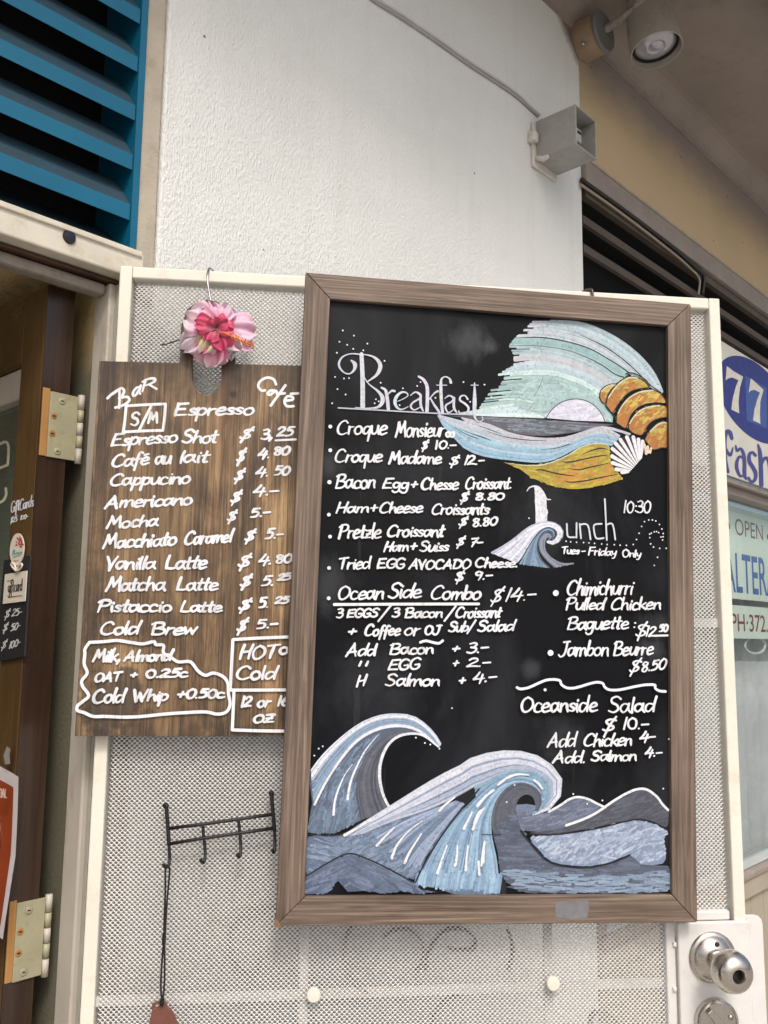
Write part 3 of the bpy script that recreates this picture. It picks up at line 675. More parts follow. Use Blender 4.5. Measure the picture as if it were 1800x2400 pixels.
# wrought pale scrolls between the bars; their edge shade is put into the grey
M['scroll_shade'] = paint('scroll_shade_grey', (.24, .23, .22), .6, .2, 30)
def scroll(px):
    c_ = smooth([FD.uv(x, y, -.0145) for x, y in px], 5); mb = MB(); k = len(c_); vs_, h_ = [], .0016
    for i, (x, y) in enumerate(c_):
        x0_, y0_ = c_[max(0, i-1)]; x1_, y1_ = c_[min(k-1, i+1)]; L_ = math.hypot(x1_-x0_, y1_-y0_) or 1; nx, ny = -(y1_-y0_)/L_*h_, (x1_-x0_)/L_*h_
        vs_ += [(x-nx, y-ny, -.0262), (x+nx, y+ny, -.0262), (x+nx, y+ny, -.0146), (x-nx, y-ny, -.0146)]
    mb.add(vs_, [(4*i+j, 4*i+(j+1) % 4, 4*i+4+(j+1) % 4, 4*i+4+j) for i in range(k-1) for j in range(4)]); part('scroll', mb, M['scroll_shade'], door)
S8 = lambda *p: [(900 + x/2.37, 2100 + y/2.37) for x, y in p]
scroll([(690, 2128)] + [(340 + x/3.813, 1820 + y/3.813) for x, y in ((1130, 1180), (1000, 1190), (880, 1240), (800, 1320), (760, 1420), (755, 1560), (790, 1680), (860, 1750), (940, 1780), (1010, 1750), (1032, 1690), (1000, 1650))])
scroll([(825, 2175), (812, 2200), (808, 2240), (815, 2280), (835, 2310), (862, 2328)])
scroll(S8((0, 240), (60, 195), (140, 192), (200, 235), (222, 300), (215, 380), (180, 430))); scroll(S8((235, 420), (250, 330), (290, 250), (350, 195), (430, 188), (490, 215), (515, 260), (495, 300), (430, 308), (365, 296)))
scroll(S8((270, 720), (300, 640), (360, 585), (430, 560))); scroll(S8((690, 190), (715, 260), (718, 340), (695, 420))); scroll(S8((1150, 720), (1165, 670), (1215, 650), (1280, 680), (1310, 740)))
# knob and deadbolt
def m_nickel():
    n = NT('satin_nickel'); v = n.coords(); n.base(n.mix(n.noise(v, 40, 4), (.50, .46, .41), (.60, .56, .51))); n.set(n.ramp(n.noise(v, 90, 4), [(.3, (.22,)*3), (.7, (.34,)*3)]), 1.0); return n.m
M['nickel'] = m_nickel(); M['dark_hole'] = flat('keyway_black', (.006, .006, .007), .6)
kc = FD.at(1669, 2243, .004)
kn = part('door_knob', MB().lathe([(.0155, .008), (.0135, .014), (.0125, .030), (.0135, .034), (.020, .037), (.0255, .043), (.0285, .052), (.0285, .062), (.0255, .071), (.019, .0775), (.0125, .0798), (.0098, .0800), (.0088, .0785), (.0085, .066)], (kc.x, kc.y, .004), (0, 0, 1), 56), M['nickel'], door, sharp=60)
part('rosette', MB().lathe([(.036, 0), (.0362, .002), (.0345, .0045), (.0315, .006), (.0305, .0062), (.0295, .0075), (.026, .0115), (.018, .0165), (.0145, .0175), (.0, .0176)], (kc.x, kc.y, .004), (0, 0, 1), 56), M['nickel'], kn, sharp=35)
part('keyhole', MB().lathe([(.0084, .0), (.0084, .002), (.0, .0021)], (kc.x, kc.y, .0705), (0, 0, 1), 32), M['dark_hole'], kn)
part('set_screw_hole', MB().lathe([(.0032, .0), (.0032, .003), (.0, .0032)], (kc.x + .001, kc.y + .0215, .0175), (0, .5, .9), 20), M['dark_hole'], kn)
dc = FD.at(1676, 2392, .004)
db = part('deadbolt', MB().lathe([(.0325, 0), (.0328, .006), (.0315, .010), (.0285, .0125), (.0275, .0122), (.0272, .010), (.0, .0098)], (dc.x, dc.y, .004), (0, 0, 1), 56), M['nickel'], door, sharp=35)
part('turn_piece', MB().prism([(dc.x - .019, dc.y + .017), (dc.x - .012, dc.y + .0225), (dc.x + .014, dc.y - .006), (dc.x + .006, dc.y - .014)], .014, .021), M['nickel'], db, bevel=.0015)
part('screw', MB().lathe([(.0036, 0), (.0036, .002), (.0, .0026)], (dc.x + .019, dc.y + .008, .0138), (0, 0, 1), 18), M['nickel'], db)

# ================================================================== the wooden menu board
def m_oldboard():
    n = NT('weathered_board'); v1 = n.coords()
    blot = n.noise(n.coords((1, .42, 1), rot=(0, 0, .08)), 13, 6, .62, .8); broad = n.noise(n.coords((1, .07, 1)), 24, 3, .5)
    grain = n.mix(.45, n.noise(n.coords((105, 4, 1)), 1, 7, .7, 1.0), n.noise(n.coords((300, 10, 1)), 1, 6, .7, .5)); fine = n.noise(n.coords((210, 5.5, 1)), 1, 5, .75, .4)
    t = n.math('ADD', n.math('ADD', n.math('MULTIPLY', blot, .50), n.math('MULTIPLY', broad, .34)), n.math('MULTIPLY', grain, .62))
    c = n.ramp(t, [(.60, lin(40, 33, 27)), (.665, lin(72, 57, 42)), (.72, lin(104, 82, 58)), (.785, lin(142, 114, 80)), (.88, lin(184, 155, 116))])
    c = n.mix(n.math('MULTIPLY', n.ramp(fine, [(.50, (0, 0, 0)), (.57, (1, 1, 1))]), .42), c, lin(40, 31, 24)); c = n.mix(n.math('MULTIPLY', n.ramp(n.noise(n.coords((170, 4, 1), loc=(9, 4, 0)), 1, 5, .75, .4), [(.55, (0, 0, 0)), (.62, (1, 1, 1))]), .45), c, lin(168, 138, 100))
    red = n.ramp(n.noise(n.coords((1, .12, 1), loc=(3, 1, 0)), 13, 3), [(.55, (0, 0, 0)), (.7, (1, 1, 1))]); c = n.mix(n.math('MULTIPLY', red, .35), c, lin(128, 78, 42))
    s0 = n.n('ShaderNodeSeparateXYZ'); n.link(v1, s0.inputs[0]); wn_ = n.n('ShaderNodeTexWhiteNoise'); wn_.noise_dimensions = '1D'; ix = n.math('DIVIDE', n.math('ADD', s0.outputs[0], 1.03), .0465); n.link(n.math('FLOOR', ix), wn_.inputs['W'])
    c = n.mix(n.math('MULTIPLY', wn_.outputs['Value'], .42), c, lin(58, 45, 34)); fr_ = n.math('FRACT', ix); c = n.mix(n.math('MULTIPLY', n.ramp(fr_, [(.012, (1, 1, 1)), (.03, (0, 0, 0))]), .55), c, lin(34, 27, 21))   # glued staves
    kx_, ky_ = FD.uv(547, 924, .02); kd = n.n('ShaderNodeVectorMath'); kd.operation = 'DISTANCE'; n.link(v1, kd.inputs[0]); kd.inputs[1].default_value = (kx_, ky_, .02); c = n.mix(n.ramp(kd.outputs['Value'], [(.003, (1, 1, 1)), (.0065, (0, 0, 0))]), c, lin(30, 20, 14))
    # dark stain along the top and the edges, and blackened patches low on the left
    s = n.n('ShaderNodeSeparateXYZ'); n.link(v1, s.inputs[0]); nz = n.math('MULTIPLY', n.math('SUBTRACT', n.noise(v1, 20, 7, .7), .5), .16)
    top, bot = FD.uv(400, 848, .02)[1], FD.uv(400, 1726, .02)[1]; lf = FD.uv(205, 1300, .02)[0]
    def near(sock, at, sgn, width):
        mr = n.n('ShaderNodeMapRange'); n.link(n.math('ADD', sock, nz), mr.inputs[0]); mr.inputs[1].default_value = at + sgn*width; mr.inputs[2].default_value = at; return mr.outputs[0]
    e = n.math('MAXIMUM', n.math('MAXIMUM', near(s.outputs[1], top, -1, .07), near(s.outputs[1], bot, 1, .022)), near(s.outputs[0], lf, 1, .03)); c = n.mix(n.math('MULTIPLY', e, .55), c, lin(40, 33, 27))
    bx, by = FD.uv(262, 1650, .02); dd = n.n('ShaderNodeVectorMath'); dd.operation = 'DISTANCE'; n.link(v1, dd.inputs[0]); dd.inputs[1].default_value = (bx, by, .02)
    pa = n.math('ADD', dd.outputs['Value'], n.math('MULTIPLY', n.math('SUBTRACT', n.noise(v1, 30, 4), .5), .13)); c = n.mix(n.math('MULTIPLY', n.ramp(pa, [(.03, (1, 1, 1)), (.045, (0, 0, 0))]), .72), c, lin(36, 33, 33))
    sc = n.noise(n.coords((420, 12, 1), rot=(0, 0, .3)), 1, 3); c = n.mix(n.math('MULTIPLY', n.ramp(sc, [(.67, (0, 0, 0)), (.72, (1, 1, 1))]), .5), c, lin(182, 152, 112))
    n.base(c); n.set(.55); n.bump(grain, .4, .0012); n.bump(fine, .3, .0006); return n.m
wb_w = .020
body = FD
def fd(pts, w): return [FD.uv(x, y, w) for x, y in pts]
edge = fd([(233, 846), (421, 851), (424, 765), (438, 725), (462, 707), (487, 702), (512, 708), (536, 727), (549, 767), (551, 853), (800, 859), (790, 1200), (778, 1726), (470, 1726), (175, 1725), (196, 1400)], wb_w)
slot = fd([(450, 890), (451, 790), (458, 764), (471, 750), (486, 746), (502, 750), (513, 764), (519, 790), (519, 888), (514, 907), (502, 921), (484, 927), (467, 921), (455, 908)], wb_w)
wb = thing('menu_board', 'dark weathered wooden board with white hand-painted coffee prices', 'menu board', FD, (FD.uv(480, 1726, wb_w)[0], FD.uv(480, 1726, wb_w)[1], wb_w))
part('board', MB().prism(edge, .004, wb_w, slot), m_oldboard(), wb, bevel=.0022)
P = Pen(FD, wb_w + .0002, 1.33/FPX)
def words(pen, c, wd, rows, shear=.14, name='lettering', parent=None, label=None, jit=1.0, mat=None):
    if pen.mb.f: pen.out('bullet', M['inkw'], parent)
    for r_ in rows:
        pen.word(c, r_[0], r_[1], r_[2], r_[3], r_[4], r_[5], wd, WHT, shear, jit); pen.out('price' if r_[0][0] in '$0123456789' else 'word', mat or M['inkw'], parent, label)
WD = 6.1
# heading
for pts in ([(238, 330), (270, 300), (318, 268)], [(318, 272), (322, 330), (318, 395)], [(275, 300), (330, 262), (352, 280), (340, 310), (318, 330)], [(318, 330), (372, 320), (388, 345), (350, 375), (292, 394)]): P.stroke(nat('A', pts), WD, WHT, 4, 4e-7)
P.word('A', 'a', 402, 322, 462, 300, 100, WD, WHT, .2); P.word('A', 'R', 470, 288, 570, 268, 82, WD, WHT, .1)
P.out('lettering', M['inkw'], wb)
for pts in ([(365, 382), (500, 374), (634, 369)], [(634, 369), (628, 460), (618, 548)], [(618, 549), (480, 553), (346, 560)], [(346, 560), (358, 470), (366, 382)], [(536, 386), (495, 465), (456, 546)]): P.stroke(nat('A', pts), 6.5, WHT, 3, 4e-7)
P.word('A', 'S', 396, 516, 452, 514, 92, WD, WHT, .05); P.word('A', 'M', 514, 500, 580, 498, 66, WD, WHT, .1)
P.out('lettering', M['inkw'], wb)
words(P, 'A', WD, [('Espresso', 692, 446, 1236, 440, 84)], .2, parent=wb)
for pts in ([(1388, 235), (1370, 200), (1325, 190), (1280, 215), (1268, 250), (1290, 278), (1312, 276)], [(1388, 280), (1350, 278), (1330, 300), (1350, 306), (1385, 280), (1398, 304)], [(1452, 242), (1410, 300), (1352, 380)], [(1395, 303), (1448, 296)],
            [(1448, 348), (1500, 340), (1500, 322), (1465, 318), (1446, 350), (1462, 384), (1508, 384)], [(1490, 300), (1540, 297)]): P.stroke(nat('A', pts), 6.4, WHT, 4, 4e-7)
P.out('lettering', M['inkw'], wb)
for rows in ([('Espresso', 262, 656, 716, 630, 85), ('Shot', 746, 636, 985, 632, 84), ('$', 1140, 612, 1218, 610, 76), ('3,', 1285, 610, 1362, 606, 66), ('25', 1392, 588, 1502, 584, 60), ('_', 1386, 618, 1512, 612, 10)],
             [('Café', 262, 800, 520, 780, 88), ('au', 562, 780, 668, 776, 90), ('lait', 722, 770, 925, 764, 82), ('$', 1120, 765, 1175, 762, 80), ('4.', 1260, 740, 1345, 738, 66), ('80', 1370, 720, 1476, 716, 56)],
             [('Cappucino', 250, 926, 800, 910, 80), ('$', 1105, 895, 1160, 893, 72), ('4.', 1242, 866, 1338, 862, 66), ('50', 1372, 856, 1476, 852, 60)],
             [('Americano', 222, 1080, 815, 1055, 80), ('$', 1080, 1045, 1140, 1042, 76), ('4.-', 1226, 996, 1410, 990, 66)],
             [('Mocha', 232, 1218, 580, 1200, 78), ('$', 1056, 1170, 1116, 1168, 70), ('5.-', 1210, 1142, 1352, 1134, 62)],
             [('Macchiato', 208, 1355, 706, 1330, 88), ('Caramel', 760, 1330, 1082, 1308, 84), ('$', 1176, 1305, 1238, 1303, 76), ('5.-', 1310, 1290, 1436, 1284, 66)]):
    words(P, 'A', WD, rows, .22, parent=wb)
for rows in ([('Vanilla', 246, 156, 580, 152, 84), ('Latte', 652, 152, 925, 150, 88), ('$', 1140, 144, 1218, 142, 78), ('4.', 1270, 126, 1362, 122, 72), ('80', 1386, 114, 1495, 110, 56)],
             [('Matcha', 252, 300, 646, 294, 86), ('Latte', 726, 296, 1000, 294, 82), ('$', 1156, 274, 1224, 272, 72), ('5.', 1290, 266, 1376, 262, 62), ('25', 1402, 230, 1490, 224, 44)],
             [('Pistaccio', 196, 440, 692, 438, 78), ('Latte', 752, 440, 1030, 438, 72), ('$', 1146, 430, 1216, 428, 74), ('5.', 1275, 412, 1342, 410, 66), ('25', 1382, 386, 1476, 380, 42)],
             [('Cold', 212, 592, 472, 588, 86), ('Brew', 556, 592, 860, 590, 78), ('$', 1130, 574, 1192, 572, 80), ('5.-', 1260, 552, 1405, 548, 60)],
             [('Milk,', 166, 772, 348, 770, 78), ('Almond', 376, 770, 690, 764, 68)], [('OAT', 176, 908, 350, 904, 58), ('+', 420, 880, 462, 878, 40), ('0.25c', 520, 880, 800, 876, 54)],
             [('Cold', 162, 1052, 376, 1046, 90), ('Whip', 436, 1036, 666, 1034, 74), ('+0.50c', 730, 1020, 1046, 1014, 60)],
             [('HOT', 1146, 755, 1392, 750, 92), ('or', 1412, 724, 1520, 722, 74)], [('Cold', 1122, 892, 1392, 888, 90)], [('12', 1156, 1076, 1226, 1074, 66), ('or', 1266, 1076, 1352, 1074, 72), ('16', 1396, 1070, 1480, 1068, 66)], [('oz', 1236, 1182, 1376, 1180, 92)]):
    words(P, 'B', WD, rows, .2, parent=wb)
P.stroke(nat('B', [(145, 645), (240, 640), (330, 632), (420, 645), (500, 655), (575, 640), (590, 660), (640, 665), (640, 715), (690, 745), (740, 775), (820, 775), (870, 835), (920, 865), (975, 850), (1040, 875), (1070, 920), (1075, 990), (1085, 1060), (1060, 1110), (1000, 1125), (920, 1110), (780, 1115), (640, 1125), (500, 1140), (380, 1145), (250, 1140), (170, 1140), (110, 1115), (65, 1100), (65, 1070), (100, 1040), (140, 1000), (100, 940), (95, 900), (130, 850), (110, 790), (115, 720), (115, 690), (145, 645)]), 7, WHT, 5, 4e-7)
P.out('painted_border', M['inkw'], wb)
for pts in ([(1560, 606), (1300, 615), (1106, 626)], [(1104, 628), (1096, 780), (1086, 962)], [(1086, 964), (1280, 964), (1560, 962)], [(1112, 966), (1106, 1100), (1100, 1230)], [(1100, 1230), (1280, 1236), (1560, 1240)]): P.stroke(nat('B', pts), 7, WHT, 4, 4e-7)
P.out('painted_border', M['inkw'], wb)
# ================================================================== the framed chalkboard
def m_oak(name, along, off=(0, 0, 0)):
    n = NT(name); sc = (2.6, 95, 95) if along == 'u' else (95, 2.6, 95); sf = (7, 330, 330) if along == 'u' else (330, 7, 330)
    v = n.coords(sc, off); vf_ = n.coords(sf, off); g = n.noise(v, 1.1, 7, .6, 1.4)
    c = n.ramp(g, [(.28, lin(62, 51, 43)), (.45, lin(95, 80, 68)), (.58, lin(120, 103, 90)), (.74, lin(150, 133, 119))])
    c = n.mix(n.math('MULTIPLY', n.ramp(n.noise(vf_, 1, 5, .65), [(.48, (0, 0, 0)), (.58, (1, 1, 1))]), .65), c, lin(66, 54, 45))
    c = n.mix(n.math('MULTIPLY', n.ramp(n.noise(n.coords(), 5, 4), [(.4, (0, 0, 0)), (.7, (1, 1, 1))]), .3), c, lin(150, 132, 118))
    n.base(c); n.set(.58); n.bump(n.noise(vf_, 1, 4), .5, .0012); n.bump(g, .3, .002); return n.m
M['oak_u'], M['oak_v'], M['oak_u2'], M['oak_v2'] = m_oak('grey_oak_top', 'u'), m_oak('grey_oak_left', 'v'), m_oak('grey_oak_bottom', 'u', (3.1, 7.7, 2)), m_oak('grey_oak_right', 'v', (5.3, 2.9, 4))
def m_slate():
    n = NT('chalkboard_black'); v = n.coords(); vs = n.coords((1, .5, 1), rot=(0, 0, .5))
    d = n.ramp(n.noise(vs, 5, 7, .6, .6), [(.46, (0, 0, 0)), (.85, (1, 1, 1))]); c = n.mix(n.math('MULTIPLY', d, .75), (.0055, .0065, .0085), (.044, .047, .055))
    s2 = n.ramp(n.noise(n.coords((40, 3, 1), rot=(0, 0, .9)), 1, 4), [(.66, (0, 0, 0)), (.8, (1, 1, 1))]); c = n.mix(n.math('MULTIPLY', s2, .09), c, (.4, .42, .47))
    for px, py, rr, am in ((1100, 800, .035, .10), (1150, 812, .016, .12), (770, 1370, .05, .07), (770, 1095, .03, .08), (1530, 1525, .03, .09), (1320, 1730, .05, .05), (900, 1600, .09, .035), (1245, 1565, .02, .08), (1290, 1215, .08, .04), (1550, 1470, .03, .07)):
        qx, qy = FC.uv(px, py, -.009); ds = n.n('ShaderNodeVectorMath'); ds.operation = 'DISTANCE'; n.link(v, ds.inputs[0]); ds.inputs[1].default_value = (qx, qy, -.009)
        f = n.ramp(n.math('ADD', ds.outputs['Value'], n.math('MULTIPLY', n.math('SUBTRACT', n.noise(vs, 22, 6, .7), .5), rr*2.2)), [(rr*.1, (1, 1, 1)), (rr, (0, 0, 0))]); c = n.mix(n.math('MULTIPLY', f, am), c, (.42, .45, .5))
    n.base(c); n.set(n.ramp(n.noise(v, 6, 4), [(.3, (.36,)*3), (.7, (.5,)*3)]), spec=.11); return n.m
CW, CH, CM = .305, .4676, .0382
cb = thing('chalkboard', 'black chalkboard in a grey-brown wood frame with the breakfast menu', 'menu board', FC, (0, -CH, 0))
def rail(p, mat):       # mitred moulding: flat face, small chamfer inside, 22 mm deep
    (ax, ay), (bx, by), (cx, cy), (dx, dy) = p
    o = part('frame_rail', MB().prism(p, -.022, 0), mat, cb, bevel=.0012)
g = .0004
rail([(-CW + g, CH), (CW - g, CH), (CW - CM - g, CH - CM), (-CW + CM + g, CH - CM)][::-1], M['oak_u'])
rail([(-CW + g, -CH), (CW - g, -CH), (CW - CM - g, -CH + CM), (-CW + CM + g, -CH + CM)], M['oak_u2'])
rail([(-CW, -CH + g), (-CW + CM, -CH + CM + g), (-CW + CM, CH - CM - g), (-CW, CH - g)], M['oak_v'])
rail([(CW, -CH + g), (CW, CH - g), (CW - CM, CH - CM - g), (CW - CM, -CH + CM + g)], M['oak_v2'])
part('panel', MB().box(-CW + CM - .004, CW - CM + .004, -CH + CM - .004, CH - CM + .004, -.0145, -.009), m_slate(), cb)
q_ = FC.at(647, 2160, -.002); part('chipped_corner', MB().prism([(-CW - .0012, -CH - .0012), (-CW + .008, -CH - .0012), (-CW + .007, -CH + .002), (-CW + .002, -CH + .009), (-CW - .0012, -CH + .010)], -.021, .0012), paint('bare_fibreboard', (.20, .115, .055), .8), cb)
pp = [FC.uv(x, y, 0) for x, y in ((1303, 2112), (1378, 2110), (1381, 2128), (1376, 2150), (1340, 2156), (1300, 2149))]
mbp = MB(); mbp.poly(pp, .0004); part('paint_patch', mbp, paint('grey_paint_patch', lin(116, 116, 120), .6, .2, 60), cb)

P = Pen(FC, -.0088, 1.33/FPX, 1.2e-6); Z0 = P.z
CWD = 5.0
# ---- drawing 1: shell, sea and low sun
LIL, MNT, ICE, BLU, DBL = lin(196, 199, 210), lin(160, 188, 194), lin(186, 208, 220), lin(140, 178, 204), lin(96, 124, 152)
K = (.006, .006, .008)
def H(*p): return nat('H', p)
P.fill(H((345, 580), (640, 545), (820, 580), (1000, 670), (1060, 770), (1120, 850), (1112, 896), (1055, 888), (1030, 830), (960, 750), (860, 715), (760, 720), (680, 760), (620, 820), (592, 862), (400, 852), (60, 838), (-60, 830), (60, 800), (170, 760), (330, 745), (250, 700), (380, 630)), lin(150, 190, 187), 0)
g0 = H((500, 108), (700, 108), (880, 125), (1060, 195), (1210, 285), (1340, 395), (1440, 520), (1500, 655)); g1 = H((450, 158), (640, 165), (860, 215), (1040, 300), (1180, 395), (1300, 500), (1400, 600), (1490, 665))
g2 = H((360, 240), (560, 235), (760, 268), (930, 320), (1060, 390), (1180, 465), (1240, 510)); g3 = H((315, 300), (520, 300), (740, 330), (900, 385), (1030, 450), (1130, 520), (1200, 545))
g4 = H((350, 375), (520, 370), (720, 400), (880, 455), (1010, 520), (1100, 580), (1130, 590)); g5 = H((350, 455), (520, 440), (720, 470), (880, 520), (1000, 580), (1040, 620)); g6 = H((230, 520), (420, 490), (640, 490), (820, 540), (950, 600), (1020, 655)); g7 = H((225, 562), (420, 545), (640, 545), (800, 590), (930, 650), (1040, 760))
for a, b, cs, n_ in ((g0, g1, [MNT, LIL, ICE], 24), (g1, g2, [LIL, LIL, ICE, MNT], 34), (g2, g3, [MNT, MNT, lin(140, 190, 188)], 20), (g3, g4, [MNT, LIL], 22), (g4, g5, [LIL, lin(176, 205, 205)], 20), (g5, g6, [MNT, ICE], 18), (g6, g7, [lin(196, 222, 220), MNT], 14)): P.band(a, b, n_, 5.2, cs, .5, .30)
hp = H((345, 580), (640, 555), (820, 590), (1000, 680), (1090, 840), (1060, 880), (960, 750), (760, 715), (620, 820), (580, 855), (60, 830), (330, 745), (380, 640)); P.band(g7, H((60, 822), (300, 800), (480, 840), (600, 850), (680, 765), (850, 715), (980, 770), (1100, 890)), 60, 5.4, [MNT, lin(176, 206, 204), lin(152, 188, 186), lin(190, 212, 212)], .6, .45); P.hatch(hp, 80, .35, 46, 6, [MNT, lin(180, 208, 206), lin(158, 194, 192)], 2.2)
P.band(H((-90, 828), (60, 800), (200, 770), (330, 750)), H((0, 838), (150, 846), (380, 852), (590, 862)), 16, 5, [MNT, ICE, lin(205, 225, 224)], .5, .2)
for L in (g1[2:], g2): P.stroke(L, [.8] + [2.4]*(len(L)-2) + [3.4], K, 4)
P.stroke(g3, [.5, .8, 1, 1.4, 2, 2.4, 3], K, 4)
P.stroke(H((575, 540), (545, 620), (505, 690)), .9, K); P.stroke(H((490, 760), (460, 800)), .8, K)
P.fill(H((-220, 838), (0, 846), (500, 870), (800, 890), (1050, 905), (1130, 912), (1000, 935), (850, 968), (700, 990), (560, 1002), (420, 992), (300, 966), (150, 915), (0, 868)), lin(92, 93, 104), 2)
P.hatch(H((0, 852), (500, 875), (900, 900), (1000, 925), (700, 980), (420, 985), (150, 905)), 90, .03, 40, 3.4, [lin(110, 112, 124), lin(120, 138, 152), lin(76, 77, 88), lin(140, 150, 164)], .3)
P.fill(H((597, 862), (630, 810), (690, 755), (760, 727), (840, 717), (920, 737), (980, 777), (1025, 832), (1050, 890)), lin(214, 215, 232), 2); P.hatch(H((615, 850), (690, 765), (840, 725), (970, 780), (1030, 875)), 60, -.05, 34, 4, [lin(226, 227, 242), lin(204, 206, 226)], .4)
P.stroke(H((597, 862), (630, 810), (690, 755), (760, 724), (840, 714), (920, 734), (980, 774), (1028, 830), (1054, 893)), 2, K); P.stroke(H((-240, 838), (0, 845), (500, 869), (800, 889), (1050, 906), (1140, 912)), 1.8, K)
b0 = H((-240, 842), (-100, 880), (0, 905), (150, 960), (300, 1010), (450, 1032), (600, 1040), (760, 1022), (880, 985), (1000, 945), (1090, 958), (1165, 1000)); b1 = H((-206, 909), (-109, 1019), (-43, 1088), (56, 1138), (186, 1168), (332, 1185), (520, 1203), (640, 1185), (740, 1140), (840, 1085), (950, 1045), (1110, 1072))
mid = [((a[0]+b[0])/2, (a[1]+b[1])/2) for a, b in zip(b0, b1)]
P.band(b0, mid, 44, 5.2, [LIL, BLU, ICE, lin(152, 196, 214)], .5, .07); P.band(mid, b1, 40, 5.2, [BLU, BLU, lin(150, 190, 214), LIL, lin(132, 168, 200)], .5, .05)
P.band(H((-60, 862), (150, 912), (300, 975), (450, 1008), (600, 1022), (750, 1012), (880, 972), (1000, 932), (1100, 938), (1250, 985)), H((-20, 890), (150, 942), (300, 1000), (450, 1030), (600, 1040), (760, 1030), (880, 992), (1000, 952), (1100, 950), (1240, 992)), 9, 4, [lin(196, 192, 208), LIL], .4, .04)
for L in (((-80, 945), (20, 985), (110, 1015), (170, 1038)), ((-120, 935), (-20, 990), (60, 1020)), ((560, 1108), (680, 1095), (780, 1065)), ((100, 950), (260, 1005), (430, 1032), (600, 1040))): P.stroke(H(*L), [.6, 1.8, 2.2, .8][:len(L)] if len(L) <= 4 else 1.4, K)
sh = H((265, 1205), (400, 1232), (520, 1227), (640, 1205), (760, 1150), (860, 1087), (960, 1060), (1060, 1066), (1090, 1092), (1090, 1160), (1110, 1230), (1150, 1280), (1185, 1335), (1100, 1365), (980, 1395), (840, 1415), (720, 1405), (600, 1370), (490, 1330), (400, 1265), (330, 1232))
P.fill(sh, lin(176, 156, 38), 2)
def shang(x, y): return -.28 if x > 1300 else .12
P.hatch(sh, 240, shang, 30, 5, [lin(186, 168, 44), lin(158, 142, 34), lin(196, 178, 60), lin(170, 138, 40)], .6); P.hatch(H((900, 1180), (1080, 1180), (1150, 1320), (900, 1380), (650, 1370), (720, 1290)), 55, -.2, 26, 5, [lin(192, 132, 36), lin(200, 150, 40)], .7)
P.stroke(H((300, 1213), (480, 1234), (620, 1214), (760, 1155), (870, 1090), (960, 1062), (1060, 1068), (1088, 1094)), [1, 2.4, 3, 3, 3, 3, 2.5, 1], lin(205, 206, 180))
for L in (((510, 1268), (560, 1265), (640, 1285), (740, 1305), (815, 1312)), ((720, 1200), (780, 1205), (900, 1180), (1000, 1160), (1070, 1152)), ((765, 1255), (850, 1265), (960, 1240), (1080, 1215)), ((735, 1350), (790, 1362), (900, 1350), (1020, 1325), (1150, 1300)), ((880, 1145), (950, 1115), (1020, 1098), (1075, 1108))): P.stroke(H(*L), [1] + [3]*(len(L)-2) + [1.4], K)
for poly in (((1010, 700), (1020, 650), (1060, 615), (1110, 598), (1138, 606), (1100, 642), (1072, 692), (1055, 745), (1030, 740)), ((1060, 775), (1075, 700), (1120, 630), (1180, 572), (1240, 542), (1300, 547), (1360, 580), (1390, 624), (1320, 635), (1250, 660), (1190, 710), (1150, 765), (1110, 820)),
             ((1140, 900), (1150, 820), (1190, 750), (1250, 690), (1330, 652), (1420, 642), (1490, 680), (1525, 745), (1450, 745), (1370, 755), (1300, 790), (1250, 850), (1215, 940), (1170, 920)), ((1235, 945), (1240, 900), (1270, 850), (1320, 800), (1390, 770), (1470, 760), (1535, 780), (1540, 850), (1480, 865), (1420, 890), (1380, 930), (1340, 995), (1270, 980)),
             ((1360, 1030), (1400, 960), (1460, 905), (1510, 892), (1540, 910), (1540, 1080), (1490, 1095), (1430, 1110), (1390, 1070))):
    q = H(*poly); P.fill(q, lin(176, 112, 38), 2); cx = sum(a[0] for a in q)/len(q); cy = sum(a[1] for a in q)/len(q)
    P.hatch(q, 46, -.9, 16, 5, [lin(184, 118, 38), lin(166, 96, 34), lin(190, 146, 52)], .6)
    up = [(a, b) if b < cy + 4 else (a*.35 + cx*.65, b*.35 + (cy)*.65) for a, b in q]; P.hatch(up, 26, -.5, 14, 4.4, [lin(206, 178, 58), lin(196, 184, 110), lin(168, 146, 34)], .6)
    P.stroke(q + q[:1], 2.6, K); P.stroke([(x + 1.5, y + 2) for x, y in (q[1:6] if len(q) > 9 else q[1:5])], 3.2, lin(214, 208, 176))
ou = H((1185, 1285), (1140, 1262), (1112, 1212), (1106, 1160), (1110, 1102), (1134, 1060), (1172, 1032), (1222, 1012), (1272, 1012), (1312, 1030), (1345, 1046)); n_ = len(ou)
P.fill(H((1190, 1292), (1130, 1262), (1100, 1200), (1098, 1110), (1130, 1050), (1210, 1005), (1300, 1012), (1350, 1040), (1335, 1180), (1230, 1290)), lin(20, 20, 24), 2)
for k, (x, y) in enumerate(ou):
    t = k/(n_-1); ix, iy = nat('H', [(1236 + 98*t, 1284 - 110*t)])[0]; P.stroke([(x, y), ((x+ix)/2, (y+iy)/2), (ix, iy)], [9.5, 7.5, 3.6], lin(232, 232, 238))
for L, w_ in (((1352, 1060), (1368, 1100), (1372, 1140)), 7), (((1385, 1085), (1388, 1130)), 6), (((1410, 1100), (1402, 1132)), 6): P.stroke(H(*L), w_, lin(226, 206, 184))
for L in (((1215, 520), (1250, 512), (1300, 525), (1370, 570), (1400, 615)), ((1055, 760), (1130, 860), (1140, 900))): P.stroke(H(*L), 3, K)
P.out('shell_drawing', M['chalk'], cb, 'sea, low sun and golden shell drawn in coloured chalk')

Z1 = P.z; P.z = Z0
